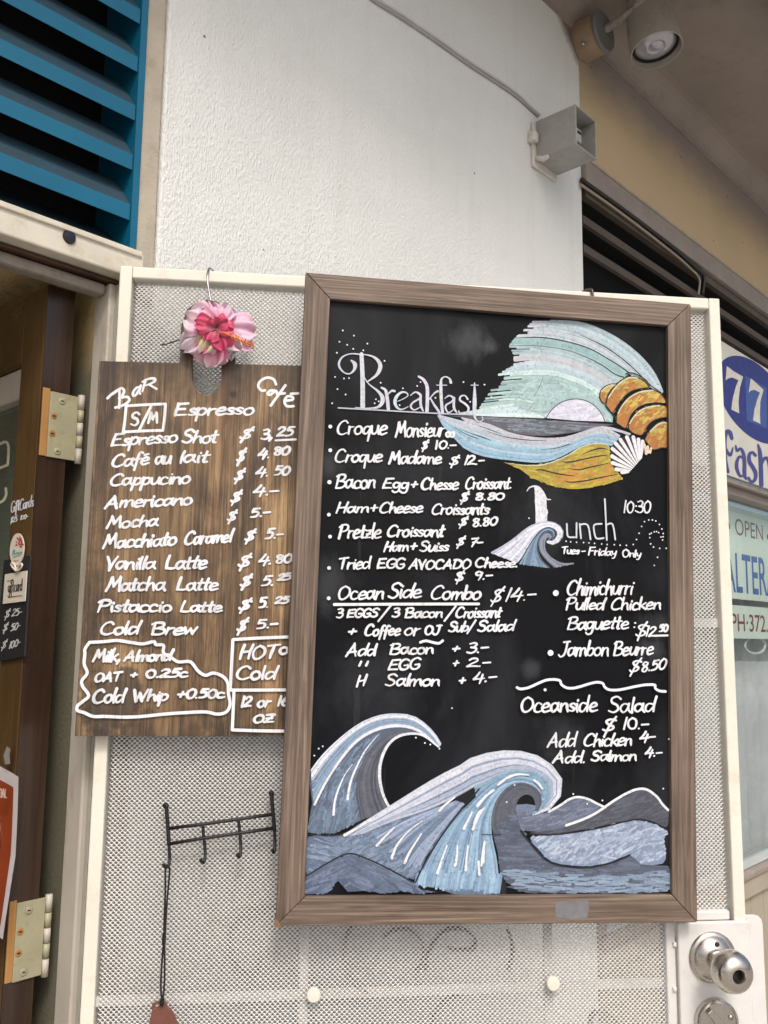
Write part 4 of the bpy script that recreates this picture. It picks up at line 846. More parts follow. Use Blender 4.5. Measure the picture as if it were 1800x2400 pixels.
# ---- drawing 2: the L of Lunch and its curling wave
def F(*p): return nat('F', p)
P.fill(F((505, 65), (545, 76), (580, 120), (600, 165), (604, 345), (520, 372), (512, 200), (508, 100)), lin(224, 226, 234), 0); P.hatch(F((508, 80), (560, 100), (600, 180), (602, 340), (522, 365), (514, 200)), 30, 1.5, 40, 4, [lin(236, 238, 244), lin(206, 210, 222)], .2)
P.stroke(F((448, 102), (468, 76), (506, 64), (545, 74), (580, 118), (602, 164), (632, 168)), [2, 3.2, 4, 3, 3, 3, 2], lin(220, 222, 230))
a0 = F((170, 580), (260, 530), (350, 470), (430, 405), (510, 360), (600, 342), (670, 355), (715, 390), (728, 440), (700, 490), (640, 517), (608, 500)); a1 = F((370, 655), (400, 620), (440, 560), (480, 490), (530, 420), (590, 385), (640, 380), (680, 405), (690, 440), (670, 480), (640, 500), (612, 495))
P.band(a0, a1, 34, 4.6, [lin(206, 210, 228), lin(188, 196, 218), lin(226, 228, 240)], .5, .05)
e0 = F((385, 665), (440, 570), (490, 490), (540, 425), (600, 388), (650, 398), (668, 440), (650, 474), (620, 482)); e1 = F((620, 697), (560, 640), (530, 570), (535, 490), (560, 440), (600, 412), (640, 422), (652, 455), (630, 478))
P.band(e0, e1, 26, 4.6, [lin(128, 158, 186), lin(146, 174, 198), lin(104, 132, 162)], .5, .05)
h0_ = F((655, 697), (590, 630), (545, 560), (545, 480), (580, 432), (620, 428), (642, 455), (625, 474)); h1_ = F((820, 663), (740, 672), (660, 640), (602, 590), (582, 530), (590, 470), (610, 450), (626, 458)); P.band(h0_, h1_, 12, 4.2, [lin(96, 98, 108), lin(118, 122, 134), lin(140, 148, 166)], .5, .04)
for L in (e0, e1): P.stroke(L, 2, K)
P.out('wave_letter', M['chalk'], cb, 'white letter L breaking into a small curling wave')

Z1 = max(Z1, P.z); P.z = Z0
# ---- drawing 3: the big waves along the bottom
def W(*p): return nat('W', p)
def X(*p): return nat('X', p)
SB, SG, PW = lin(112, 134, 162), lin(86, 90, 104), lin(206, 213, 226)
P.fill(W((300, 545), (285, 650), (305, 800), (275, 960), (285, 1035), (480, 1040), (690, 935), (900, 845), (850, 740), (830, 620), (832, 520), (860, 410), (910, 330), (980, 280), (1060, 262), (1150, 268), (1240, 330), (1285, 365), (1300, 340), (1250, 260), (1180, 190), (1100, 135), (1000, 115), (860, 118), (720, 165), (600, 240), (480, 340), (380, 440)), lin(84, 96, 118), 0)
t0 = W((300, 545), (380, 440), (480, 340), (600, 240), (720, 165), (860, 120), (1000, 116), (1100, 137), (1180, 192), (1250, 262), (1300, 342)); t1 = W((322, 815), (400, 660), (500, 500), (620, 350), (740, 260), (880, 210), (1020, 205), (1130, 240), (1200, 290), (1250, 335), (1285, 365)); t2 = W((905, 840), (860, 750), (832, 640), (830, 520), (862, 408), (912, 330), (980, 282), (1060, 264), (1140, 268), (1200, 298), (1262, 350))
P.band(t0, t1, 46, 5, [lin(130, 158, 186), lin(150, 176, 204), SB, PW], .5, .06); P.band(t0, [(a[0]*.72 + b[0]*.28, a[1]*.72 + b[1]*.28) for a, b in zip(t0, t1)], 20, 4.4, [PW, lin(226, 230, 242), lin(180, 190, 214)], .5, .04)
P.hatch(W((330, 830), (420, 660), (560, 450), (720, 310), (860, 260), (760, 420), (660, 600), (650, 800), (690, 920), (480, 1030), (285, 1030), (280, 960)), 280, lambda x, y: 1.85 if y > 1830 else 2.2, 34, 4.6, [SB, lin(96, 116, 142), lin(128, 154, 182), lin(84, 96, 116)], .35)
P.band(W((690, 930), (655, 760), (660, 600), (720, 450), (800, 350), (900, 280), (1010, 250)), t2[:7], 24, 5, [SG, lin(96, 100, 114), lin(74, 78, 92)], .5, .03)
P.stroke(t1, [5, 5, 5.5, 6, 6.5, 7, 6.5, 6, 5, 4, 3], lin(232, 235, 243)); P.stroke(t2, [5.5, 6, 7, 7, 6.5, 6, 6, 5.5, 5, 4, 3], lin(226, 229, 238))
P.stroke(W((470, 893), (480, 790), (510, 690), (560, 580), (620, 500)), [5.5, 4.5, 3.6, 2.4, 1], WHT); P.stroke(W((580, 773), (600, 650), (650, 520), (720, 390), (820, 268)), [5.5, 5, 4, 3, 1], WHT)
# the middle wave
hill = W((275, 1062), (400, 1060), (560, 1050), (720, 1000), (950, 930), (1200, 850), (1450, 800), (1480, 850), (1300, 1060), (1200, 1200), (1095, 1398), (900, 1310), (750, 1240), (590, 1190), (430, 1260), (262, 1362), (255, 1180)); P.fill(hill, lin(96, 112, 140), 2)
P.hatch(hill, 430, lambda x, y: 2.55 if x > 800 else .25, 32, 4.6, [SB, lin(128, 148, 176), lin(92, 106, 132), lin(140, 160, 188)], .5)
o0 = W((550, 1052), (880, 850), (1200, 650), (1380, 550), (1540, 475)) + X((0, 240), (100, 207), (200, 187), (310, 183), (420, 198), (520, 240), (600, 305), (650, 385), (655, 450), (620, 530), (560, 590), (450, 632)); o1 = W((690, 1035), (950, 930), (1200, 850), (1400, 760), (1560, 670)) + X((40, 430), (130, 388), (230, 340), (330, 318), (430, 325), (510, 357), (560, 402), (576, 460), (560, 520), (520, 578), (490, 600), (450, 622))
P.band(o0, o1, 74, 5.2, [lin(196, 204, 222), lin(172, 184, 208), lin(140, 156, 186), lin(112, 128, 158), lin(206, 212, 228)], .5, .06); P.band(o0, [(a[0]*.8 + b[0]*.2, a[1]*.8 + b[1]*.2) for a, b in zip(o0, o1)], 18, 4, [lin(226, 228, 240), PW], .5, .04)
o2 = W((1105, 1415), (1150, 1290), (1260, 1090), (1400, 910), (1500, 800)) + X((50, 500), (100, 466), (180, 402), (280, 362), (390, 352), (470, 380), (520, 430), (532, 480), (520, 540), (490, 590), (452, 620)); o1b = W((700, 1040), (950, 1000), (1150, 900), (1350, 800), (1540, 690)) + o1[5:]
P.band(o1b[5:], o2[5:], 20, 5, [lin(128, 164, 190), lin(150, 180, 206), SB], .5, .04)
P.band(W((800, 1060), (1000, 950), (1200, 870), (1420, 790)), W((1090, 1390), (1230, 1130), (1400, 900), (1480, 810)), 46, 4.8, [SB, lin(134, 154, 184), lin(158, 174, 204), lin(100, 118, 146)], .5, .2)
o3 = X((215, 1165), (195, 960), (160, 800), (150, 680), (170, 570), (220, 480), (290, 422), (380, 402), (460, 430), (508, 480), (518, 540)); o2b = W((1110, 1440), (1170, 1290), (1280, 1090), (1420, 910)) + X((0, 560), (60, 500), (180, 402), (300, 364), (400, 362), (480, 400), (525, 480))
P.fill(W((1110, 1440), (1180, 1440), (1250, 1440), (1310, 1475), (1400, 1510), (1500, 1515), (1600, 1520)) + X((40, 1190), (130, 1200), (215, 1165), (195, 960), (160, 800), (150, 680), (170, 570), (220, 480), (290, 422), (180, 402), (60, 500), (0, 560)) + W((1420, 910), (1280, 1090), (1170, 1290)), lin(98, 120, 146), 0)
P.band(o2b, o3, 64, 5.2, [lin(146, 182, 210), lin(126, 160, 190), lin(110, 140, 170), lin(160, 190, 216)], .5, .08)
# jagged foot of the falling water
for k in range(34):
    t = k/33; x = 975 + 195*t + random.uniform(-2, 2); y = 2072 + 20*t + random.uniform(-6, 6); P.stroke([(x + 6, y - random.uniform(26, 44)), (x + 2, y - 14), (x, y)], 6.4, random.choice([lin(156, 190, 216), lin(140, 174, 204), lin(126, 158, 190)]))
o4 = X((360, 745), (335, 640), (328, 560), (346, 512), (400, 480), (452, 502), (472, 560), (460, 592)); P.band(X((330, 1000), (230, 860), (165, 740), (160, 640), (200, 520), (270, 440), (370, 408), (470, 450), (508, 520), (480, 600)), X((400, 760), (360, 745), (335, 640), (328, 560), (346, 512), (400, 480), (452, 502), (472, 560), (466, 580), (460, 592)), 34, 5, [SG, lin(80, 84, 98), lin(94, 98, 112)], .5, .02)
P.fill(X((335, 560), (470, 565), (440, 620), (415, 660), (395, 740), (365, 738), (340, 640)), lin(110, 126, 156), 2)
low = X((165, 770), (200, 900), (215, 1030), (260, 1110), (300, 1130), (255, 1140), (420, 1180), (700, 1185), (1000, 1180), (1400, 1170), (1412, 1060), (1405, 1000), (1230, 988), (1130, 912), (1000, 965), (850, 1000), (720, 1002), (570, 972), (480, 880), (370, 752), (330, 640), (250, 650)); P.fill(low, lin(80, 88, 108), 0)
P.hatch(low, 300, .02, 44, 5, [lin(92, 100, 120), lin(78, 84, 102), lin(104, 118, 142)], .3); P.hatch(X((230, 1010), (560, 1040), (1000, 1060), (1400, 1030), (1405, 1165), (700, 1180), (420, 1176), (270, 1120)), 150, .03, 38, 4.6, [lin(132, 156, 182), lin(116, 136, 162), lin(146, 168, 192)], .25)
hA = X((400, 745), (352, 600), (450, 635), (560, 606), (640, 560), (700, 520), (760, 505), (830, 517), (900, 552), (960, 582), (880, 628), (760, 692), (640, 737)); P.fill(hA, lin(96, 106, 130), 2); P.hatch(hA, 110, -.4, 26, 4.4, [lin(112, 124, 150), lin(86, 94, 114), lin(126, 138, 162)], .6)
hB = X((420, 757), (600, 737), (700, 705), (800, 662), (900, 612), (1000, 542), (1100, 482), (1180, 450), (1250, 452), (1320, 502), (1370, 562), (1405, 602), (1402, 690), (1380, 718), (1300, 682), (1200, 662), (1050, 682), (900, 717), (700, 752), (560, 767)); P.fill(hB, lin(74, 77, 90), 2); P.hatch(hB, 130, -.35, 30, 4.4, [lin(84, 88, 102), lin(66, 69, 82), lin(92, 98, 114)], .4)
lw = X((425, 792), (560, 777), (750, 757), (950, 712), (1100, 677), (1200, 670), (1300, 697), (1398, 752), (1370, 800), (1385, 900), (1362, 975), (1210, 980), (1130, 913), (1000, 962), (850, 992), (720, 988), (580, 962), (500, 890)); P.fill(lw, lin(128, 146, 176), 2)
P.hatch(lw, 330, -.5, 28, 5, [lin(156, 174, 202), lin(178, 194, 216), lin(120, 138, 168), lin(196, 208, 226), lin(140, 158, 188)], .7)
for L, w_ in ((X((560, 607), (640, 562), (700, 522), (760, 505), (830, 517), (900, 552), (955, 577)), 5.2), (X((680, 705), (800, 662), (900, 612), (1000, 542), (1100, 482), (1180, 450), (1250, 452), (1320, 502), (1360, 556), (1400, 596)), 5.6)): P.stroke(L, w_, WHT)
bl_ = W((262, 1368), (430, 1265), (590, 1195), (750, 1245), (900, 1315), (1080, 1415), (1150, 1472), (1270, 1490), (1120, 1505), (1000, 1482), (880, 1500), (700, 1482), (580, 1490), (500, 1400), (420, 1500), (250, 1510), (245, 1440)); P.fill(bl_, lin(82, 94, 120), 0); P.hatch(bl_, 220, lambda x, y: -.45 if x < 810 else .45, 30, 4.8, [lin(98, 114, 142), lin(84, 96, 120), lin(116, 134, 162)], .35)
for L, w_ in ((W((262, 1365), (430, 1262), (590, 1192), (750, 1242), (900, 1312), (1080, 1412)), 3), (W((280, 1045), (420, 1048), (560, 1030), (690, 935)), 2.4), (W((1105, 1415), (1180, 1260), (1290, 1080), (1420, 900), (1600, 690)), 3.2), (X((360, 742), (430, 830), (500, 910), (580, 968), (720, 998), (850, 998), (1000, 966), (1130, 912)), 3.4), (X((425, 765), (560, 770), (750, 752), (950, 714), (1100, 676), (1200, 662), (1300, 684), (1385, 730)), 3), (X((90, 768), (220, 768)), 1.4)): P.stroke(L, w_, K)
for L in (((805, 1130), (870, 1060), (940, 990)), ((920, 1228), (960, 1130), (1040, 1030), (1160, 935)), ((1022, 1265), (1060, 1180), (1150, 1040)), ((1290, 860), (1340, 810), (1410, 755)), ((1275, 1345), (1310, 1240), (1350, 1130)), ((1412, 1285), (1425, 1220), (1430, 1130)), ((1495, 1320), (1500, 1240), (1512, 1130)), ((1600, 1355), (1600, 1280)), ((1480, 1000), (1510, 940), (1545, 870)), ((1550, 1005), (1590, 910), (1640, 840)), ((1585, 825), (1640, 760), (1700, 700)), ((1630, 1260), (1640, 1150)), ((555, 1050), (640, 1000), (760, 930))):
    P.stroke(W(*L), [6.4, 5, 3.4, 1.6][:len(L)] if len(L) > 2 else [6, 2], WHT)
for L in (((200, 418), (260, 372), (330, 345), (415, 348)), ((455, 385), (485, 410), (512, 445)), ((55, 560), (110, 500), (170, 455)), ((30, 690), (60, 620), (95, 590)), ((65, 1045), (62, 960)), ((82, 990), (92, 900), (105, 820))): P.stroke(X(*L), [5, 5.5, 5, 3][:len(L)], WHT)
for x, y in X((730, 483), (936, 528), (316, 420), (1365, 445), (260, 540), (828, 553), (1405, 95)) + W((1108, 293), (1178, 334), (1220, 346), (1291, 378), (354, 378), (320, 432), (385, 360), (1388, 64)): P.dot(x, y, 2.0, WHT)
P.out('wave_drawing', M['chalk'], cb, 'large blue and white waves drawn along the bottom of the board')

P.z = Z1 + 2e-5
# ---- heading "Breakfast"
HC = lin(212, 216, 230)
for st in ([(300, 345, 14), (330, 375, 36), (325, 420, 24), (290, 455, 12), (245, 450, 12), (205, 410, 17), (196, 365, 18), (220, 320, 14), (265, 295, 10), (320, 287, 10), (380, 295, 12)], [(386, 290, 34), (395, 500, 38), (396, 738, 40)], [(330, 290, 8), (430, 297, 10), (500, 322, 22), (540, 370, 34), (540, 420, 34), (505, 475, 22), (430, 527, 9)],
           [(410, 488, 8), (450, 545, 10), (520, 600, 20), (560, 650, 34), (560, 700, 34), (520, 740, 20), (430, 748, 8), (332, 740, 6)], [(556, 575, 18), (590, 600, 25), (605, 680, 30), (612, 752, 30)], [(600, 640, 8), (640, 602, 18), (665, 604, 20)],
           [(690, 690, 6), (740, 668, 8), (778, 640, 10), (760, 615, 14), (720, 615, 18), (682, 650, 26), (668, 700, 28), (690, 745, 20), (730, 757, 10), (778, 735, 8)], [(800, 640, 8), (840, 612, 14), (880, 632, 22), (880, 662, 18), (820, 700, 14), (802, 735, 18), (830, 762, 12), (880, 740, 8)], [(885, 650, 20), (886, 720, 24), (906, 770, 14)],
           [(868, 480, 18), (910, 508, 26), (940, 570, 30), (942, 680, 30), (938, 778, 30)], [(958, 672, 8), (1000, 622, 14), (1030, 605, 20)], [(965, 660, 10), (1000, 720, 20), (1040, 780, 22), (1050, 826, 8)], [(1140, 530, 26), (1130, 500, 16), (1095, 482, 10), (1062, 502, 16), (1056, 560, 26), (1060, 680, 27), (1070, 788, 26)], [(1020, 553, 8), (1105, 553, 8)],
           [(1090, 665, 8), (1125, 642, 14), (1160, 660, 20), (1150, 690, 14), (1102, 720, 16), (1096, 750, 16), (1120, 785, 12), (1160, 762, 8)], [(1168, 660, 20), (1166, 740, 22), (1192, 788, 12)], [(1282, 672, 18), (1260, 642, 12), (1225, 647, 14), (1217, 680, 18), (1260, 710, 20), (1290, 747, 20), (1270, 788, 14), (1222, 795, 10), (1206, 772, 13)],
           [(1340, 535, 10), (1341, 680, 34), (1340, 790, 30), (1350, 840, 14), (1380, 860, 8), (1410, 845, 8), (1402, 815, 5)], [(1310, 553, 8), (1370, 553, 8)]):
    P.stroke(nat('C', [a[:2] for a in st]), [a[2]/3.6 for a in st], tuple(c*random.uniform(.88, 1) for c in HC), 6, 3e-7)
P.stroke(nat('C', [(190, 745), (600, 768), (1000, 790), (1340, 805)]), 3.2, lin(190, 194, 208))
for x, y in ((228, 92), (322, 135), (200, 187), (265, 213), (316, 247), (436, 203), (401, 259), (178, 280), (580, 348), (163, 484), (238, 497), (280, 494), (547, 533), (183, 587), (252, 632), (138, 706), (508, 672), (497, 706), (531, 690), (735, 580), (856, 560), (884, 527), (1247, 527), (1424, 549), (1482, 653), (1010, 660), (708, 722), (1303, 694)): P.dot(*nat('C', [(x, y)])[0], 1.9, WHT)
P.out('heading', M['chalk'], cb, 'ornate heading reading Breakfast')
# ---- menu lines
def bullet(c, x, y, r): P.dot(*nat(c, [(x, y)])[0], r, WHT)
bullet('C', 122, 903, 4.4)
words(P, 'C', CWD, [('Croque', 172, 970, 596, 968, 122), ('Monsieur', 672, 990, 1082, 984, 126), ('oo', 1098, 988, 1168, 990, 70), ('$', 892, 1098, 945, 1096, 70), ('10.-', 1002, 1090, 1186, 1086, 66)], .1, parent=cb)
bullet('C', 122, 1103, 4.4); words(P, 'C', CWD, [('Croque', 156, 1202, 556, 1198, 105), ('Madame', 616, 1218, 1056, 1212, 100), ('$', 1130, 1228, 1208, 1226, 80), ('12.-', 1250, 1225, 1418, 1220, 72)], .16, parent=cb)
bullet('D', 115, 110, 5); words(P, 'D', CWD, [('Bacon', 162, 162, 500, 160, 118), ('Egg', 562, 160, 778, 164, 90), ('+', 800, 166, 856, 164, 84), ('Chesse', 886, 172, 1200, 170, 96), ('Croissant.', 1256, 168, 1652, 164, 100), ('$', 1216, 276, 1286, 274, 76), ('8.80', 1342, 262, 1586, 258, 58)], .16, parent=cb)
bullet('D', 110, 385, 4.4); words(P, 'D', CWD, [('Ham', 168, 368, 442, 364, 84), ('+', 462, 364, 520, 362, 90), ('Cheese', 532, 372, 896, 366, 92), ('Croissants', 972, 382, 1456, 382, 94), ('$', 1206, 480, 1272, 478, 76), ('8.80', 1320, 488, 1526, 470, 66)], .16, parent=cb)
bullet('D', 120, 570, 4.4); words(P, 'D', CWD, [('Pretzle', 190, 582, 546, 580, 118), ('Croissant', 596, 572, 1076, 568, 96)], .14, parent=cb)
words(P, 'D', CWD, [('Ham', 572, 694, 778, 690, 80), ('+', 796, 690, 852, 688, 84), ('Suiss', 872, 694, 1116, 690, 82), ('$', 1186, 650, 1248, 648, 76), ('7-', 1296, 652, 1406, 648, 70)], .2, parent=cb)
bullet('D', 112, 835, 4.4); words(P, 'D', CWD, [('Tried', 186, 842, 458, 840, 96), ('EGG', 516, 836, 746, 836, 82), ('AVOCADO', 786, 842, 1302, 840, 76), ('Cheese.', 1342, 828, 1700, 828, 74), ('$', 1176, 948, 1248, 946, 82), ('9.-', 1336, 934, 1486, 930, 72)], .12, parent=cb)
bullet('D', 108, 1090, 4.6); P.stroke(nat('D', [(155, 1143), (700, 1140), (1372, 1138)]), 6.5, WHT)
words(P, 'D', CWD + .3, [('Ocean', 182, 1098, 568, 1094, 112), ('Side', 606, 1088, 886, 1086, 120), ('Combo', 962, 1098, 1386, 1096, 108)], .18, parent=cb)
for rows in ([('$', 1252, 192, 1335, 190, 106), ('14.-', 1352, 182, 1580, 170, 90)], [('3', 146, 302, 192, 300, 66), ('EGGS', 222, 298, 442, 294, 60), ('/', 452, 305, 514, 303, 84), ('3', 546, 296, 596, 294, 64), ('Bacon', 636, 300, 906, 296, 68), ('/', 926, 305, 992, 303, 84), ('Croissant', 1000, 300, 1326, 296, 78)],
             [('+', 234, 428, 290, 426, 64), ('Coffee', 346, 430, 602, 424, 76), ('or', 632, 426, 742, 422, 82), ('OJ', 780, 420, 888, 418, 64), ('Sub/', 952, 400, 1132, 396, 70), ('Salad', 1160, 398, 1422, 392, 74)], [('Add', 216, 576, 428, 570, 84), ('Bacon', 526, 562, 842, 558, 76), ('+', 976, 550, 1028, 548, 64), ('3.-', 1080, 556, 1236, 548, 76)],
             [("'", 292, 720, 312, 718, 100), ("'", 336, 716, 356, 714, 100), ('EGG', 516, 674, 742, 670, 78), ('+', 980, 656, 1022, 654, 64), ('2.-', 1082, 654, 1256, 648, 64)], [('H', 290, 794, 356, 786, 72), ('Salmon', 496, 788, 886, 786, 80), ('+', 1026, 778, 1074, 776, 64), ('4.-', 1122, 766, 1302, 758, 76)]):
    words(P, 'E', CWD, rows, .18, parent=cb)
P.stroke(nat('E', [(750, 477), (790, 466), (840, 478), (882, 484), (910, 465)]), 6, WHT); P.out('underline', M['ink'], cb)
for pts in (((750, 360), (754, 440), (768, 462), (815, 464)), ((826, 354), (825, 466)), ((850, 360), (860, 472)), ((852, 366), (912, 370), (934, 480)), ((1020, 360), (962, 370), (966, 440), (984, 474), (1036, 470)), ((1045, 168), (1060, 486)), ((1060, 366), (1105, 364), (1126, 482))): P.stroke(F(*pts), 4, lin(206, 212, 222), 4, 3e-7)
P.out('lettering', M['ink'], cb)
words(P, 'F', 3.6, [('10:30', 1186, 272, 1396, 274, 92)], .04, parent=cb, jit=.6)
for x, y in ((745, 495), (780, 500), (825, 503), (880, 505), (922, 508), (965, 512), (1020, 516), (1063, 520), (1118, 522), (1163, 526), (1212, 527), (1265, 520), (1290, 482), (1310, 433), (1330, 380), (1352, 343), (1385, 330), (1413, 330), (1440, 338), (1468, 365), (1487, 400), (1497, 435), (1497, 460), (1492, 485), (1392, 440), (1393, 467), (1400, 515), (1422, 540), (1470, 550), (1520, 550), (1405, 432), (1428, 422), (1445, 420), (1462, 428), (1480, 462), (1453, 620), (1428, 682), (457, 316)): bullet('F', x, y, 1.7)
P.out('chalk_dots', M['ink'], cb, kind='stuff')
words(P, 'F', 3.6, [('Tues', 710, 592, 842, 592, 54), ('-', 862, 590, 892, 588, 40), ('Friday', 914, 602, 1132, 606, 58), ('Only', 1180, 614, 1322, 618, 54)], .08, parent=cb)
bullet('G', 475, 238, 7); words(P, 'G', CWD, [('Chimichurri', 572, 256, 1180, 250, 140)], .16, parent=cb)
words(P, 'G', CWD, [('Pulled', 566, 392, 918, 388, 104), ('Chicken', 976, 392, 1442, 386, 106)], .16, parent=cb)
words(P, 'G', CWD, [('Baguette', 576, 574, 1142, 566, 118), (':', 1168, 570, 1212, 568, 96), ('$', 1212, 645, 1316, 643, 118), ('12', 1298, 638, 1388, 634, 92), ('50', 1424, 592, 1506, 588, 64)], .16, parent=cb)
P.stroke(nat('G', [(1380, 632), (1440, 630), (1506, 628)]), 4.6, WHT); P.out('underline', M['ink'], cb)
bullet('G', 425, 790, 7); words(P, 'G', CWD, [('Jambon', 496, 818, 958, 812, 132), ('Beurre', 1002, 812, 1368, 804, 118), ('$', 1150, 972, 1246, 968, 118), ('8.50', 1256, 968, 1486, 930, 96)], .16, parent=cb)
P.stroke(nat('G', [(115, 1108), (150, 1122), (220, 1110), (300, 1075), (380, 1042), (450, 1035), (510, 1045), (525, 1080), (570, 1110), (630, 1115), (700, 1100), (780, 1075), (850, 1060), (905, 1070), (925, 1105), (970, 1130), (1060, 1130), (1180, 1105), (1290, 1085), (1385, 1085), (1390, 1115), (1430, 1140), (1485, 1145)]), 6, WHT, 4, 3e-7)
P.out('wavy_line', M['ink'], cb)
bullet('G', 375, 1130, 3.6); words(P, 'G', 5.2, [('Oceanside', 146, 1334, 852, 1330, 140), ('Salad', 956, 1338, 1386, 1334, 138), ('$', 906, 1520, 1026, 1516, 130), ('10.-', 1086, 1492, 1332, 1486, 100)], .08, parent=cb)
words(P, 'G', CWD, [('Add', 396, 1660, 656, 1654, 130), ('Chicken', 722, 1648, 1172, 1642, 112), ('4-', 1240, 1610, 1392, 1606, 96)], .18, parent=cb)
words(P, 'G', CWD, [('Add.', 446, 1802, 742, 1800, 108), ('Salmon', 796, 1784, 1212, 1780, 92), ('4.-', 1290, 1746, 1456, 1742, 82)], .14, parent=cb)
# ================================================================== hooks, flower, rack
M['steel'] = flat('bright_steel', (.55, .55, .56), .22, 1.0)
M['blackwire'] = flat('black_coated_wire', (.007, .007, .008), .5)
hk = [FD.at(509, 640, -.022), FD.at(506, 634, -.012), FD.at(498, 630, .002), FD.at(488, 637, .011), FD.at(486, 655, .014), FD.at(491, 690, .016), FD.at(496, 720, .018), FD.at(497, 738, .022), FD.at(493, 748, .026), FD.at(486, 744, .030)]
hk[0] = Vector((hk[1].x + .002, vT - .012, -.0345)); hk[1] = Vector((hk[1].x, vT + .0016, -.028)); hk[2] = Vector((hk[2].x, vT + .004, -.012)); hk[3] = Vector((hk[3].x, vT + .001, .0025))
solo('s_hook', MB().tube(smooth([tuple(p) for p in hk], 5), .0017, 10), M['steel'], FD, 'thin steel hook over the door top above the pink flower', 'hook', group='hooks over the door top')
x1 = FD.at(1385, 680).x
hk2 = [Vector((x1 - .012, vT - .012, -.0345)), Vector((x1 - .011, vT + .002, -.031)), Vector((x1 - .007, vT + .0052, -.014)), Vector((x1 + .0, vT + .003, .001)), Vector((x1 + .0015, vT - .010, .004)), Vector((x1 + .001, vT - .030, .006)), Vector((x1, vT - .046, .008))]
solo('s_hook', MB().tube(smooth([tuple(p) for p in hk2], 5), .0021, 10), flat('dull_hook', (.10, .09, .085), .4, .8), FD, 'dull dark hook over the door top behind the framed chalkboard', 'hook', group='hooks over the door top')
# pink silk hibiscus
def m_petal():
    n = NT('silk_petal'); a = n.n('ShaderNodeVertexColor'); a.layer_name = 'Col'; n.base(n.mix(n.math('MULTIPLY', n.noise(n.coords(), 160, 4), .12), a.outputs[0], (.85, .75, .78))); n.set(.55)
    n.b.inputs['Subsurface Weight'].default_value = .15; n.b.inputs['Subsurface Scale'].default_value = .004; n.b.inputs['Subsurface Radius'].default_value = (1, .6, .6); return n.m
mpet = m_petal(); fcn = FD.at(508, 772, .040); fl = thing('hibiscus_flower', 'pink and white artificial hibiscus with orange stamens on the wooden board handle', 'flower', FD, tuple(fcn))
def petal(ang, L, Wd, tilt, curl, c0, c1, c2, ruf=.004, lift=0.0, green=0, t0=.0):
    mb = MB(); nt, ns = 16, 16; ca, sa = math.cos(ang), math.sin(ang); ph = random.uniform(0, 6); rows = []
    for i in range(nt + 1):
        t = i/nt; wdt = Wd*1.42*(.22 + .78*t**.75)*(1 - t**8*.80)**.6; row = []
        for j in range(ns + 1):
            s_ = 2*j/ns - 1; edge = t**2.2
            d = L*t*(1 - .10*s_*s_*t) ; x = s_*wdt
            hgt = lift + math.sin(tilt)*L*t - curl*L*t*t + .006*abs(s_)*(1-t) + ruf*edge*math.sin(s_*7 + ph) + ruf*.6*edge*math.sin(s_*13 + ph*2) - .004*abs(s_)**2*t
            dd = d*math.cos(tilt) + ruf*.6*edge*math.sin(s_*9 + ph); row.append((fcn.x + ca*dd - sa*x, fcn.y + sa*dd + ca*x, fcn.z + hgt))
        rows.append(row)
    for i in range(nt):
        for j in range(ns):
            t = (i + .5)/nt; s_ = abs(2*(j + .5)/ns - 1); k = max(0, t*1.05 - .12) + .08*math.sin(j*1.9 + ph); vein = .90 + .10*math.cos((2*(j+.5)/ns - 1)*18)
            c = tuple((a*(1-k/.5) + b*k/.5) if k < .5 else (b*(1-(k-.5)*2) + e*(k-.5)*2) for a, b, e in zip(c0, c1, c2)); c = tuple(max(0, min(1, q*vein)) for q in c)
            if green and t > .35: g_ = min(1, green*(1-abs(t-.62)*2.2)*(1-s_*.6)); g_ = max(0, g_); c = tuple(a*(1-g_) + b*g_ for a, b in zip(c, lin(186, 196, 92)))
            mb.col = c; mb.add([rows[i][j], rows[i][j+1], rows[i+1][j+1], rows[i+1][j]], [(0, 1, 2, 3)], True)
    me = mb.mesh('petal', True); bm = bmesh.new(); bm.from_mesh(me); bmesh.ops.remove_doubles(bm, verts=bm.verts, dist=1e-6); bm.to_mesh(me); bm.free()
    o = part('petal', me, mpet, fl); m_ = o.modifiers.new('t', 'SOLIDIFY'); m_.thickness = .0006; sub = o.modifiers.new('s', 'SUBSURF'); sub.levels = sub.render_levels = 1
MAG, PNK, PAL, WPK = lin(190, 14, 78), lin(214, 82, 134), lin(224, 176, 200), lin(226, 208, 214)
for ang, L_, Wd, ti, cu, c1, c2, g_ in ((156, .0525, .027, .34, .40, PAL, WPK, 0), (107, .046, .016, .50, .46, PAL, lin(206, 160, 194), 0), (67, .046, .015, .46, .44, PAL, lin(216, 196, 214), 0), (2, .058, .027, .22, .32, PAL, PAL, 0), (210, .061, .018, .24, .46, WPK, lin(222, 200, 216), 0), (259, .058, .023, .20, .40, PNK, WPK, 0), (289, .049, .018, .24, .44, PAL, lin(232, 226, 232), 0), (322, .047, .017, .30, .40, PAL, WPK, 0), (240, .048, .016, .44, .42, PAL, PAL, 1.0)):
    petal(R(ang), L_, Wd, ti, cu, PNK, c1, c2, .0058, random.uniform(-.004, .004), g_)
for ang, L_, Wd, ti, cu in ((172, .035, .015, .62, .30), (112, .020, .015, 1.0, .30), (20, .026, .015, .85, .35), (346, .031, .013, .70, .34), (289, .037, .016, .46, .40), (241, .030, .013, .66, .40)):
    petal(R(ang), L_*1.08, Wd, ti, cu, lin(112, 2, 36), lin(190, 10, 78), lin(212, 44, 106), .0034, .006)
st0 = Vector((fcn.x + .010, fcn.y - .010, fcn.z + .016)); dS = Vector((.046, -.022, .012)); mo = flat('stamen_orange', lin(226, 120, 22), .6)
part('stamen', MB().tube([st0 + dS*t for t in (0, .3, .6, .85)], [.0014, .0013, .0012, .0011], 8), mo, fl)
mb = MB()
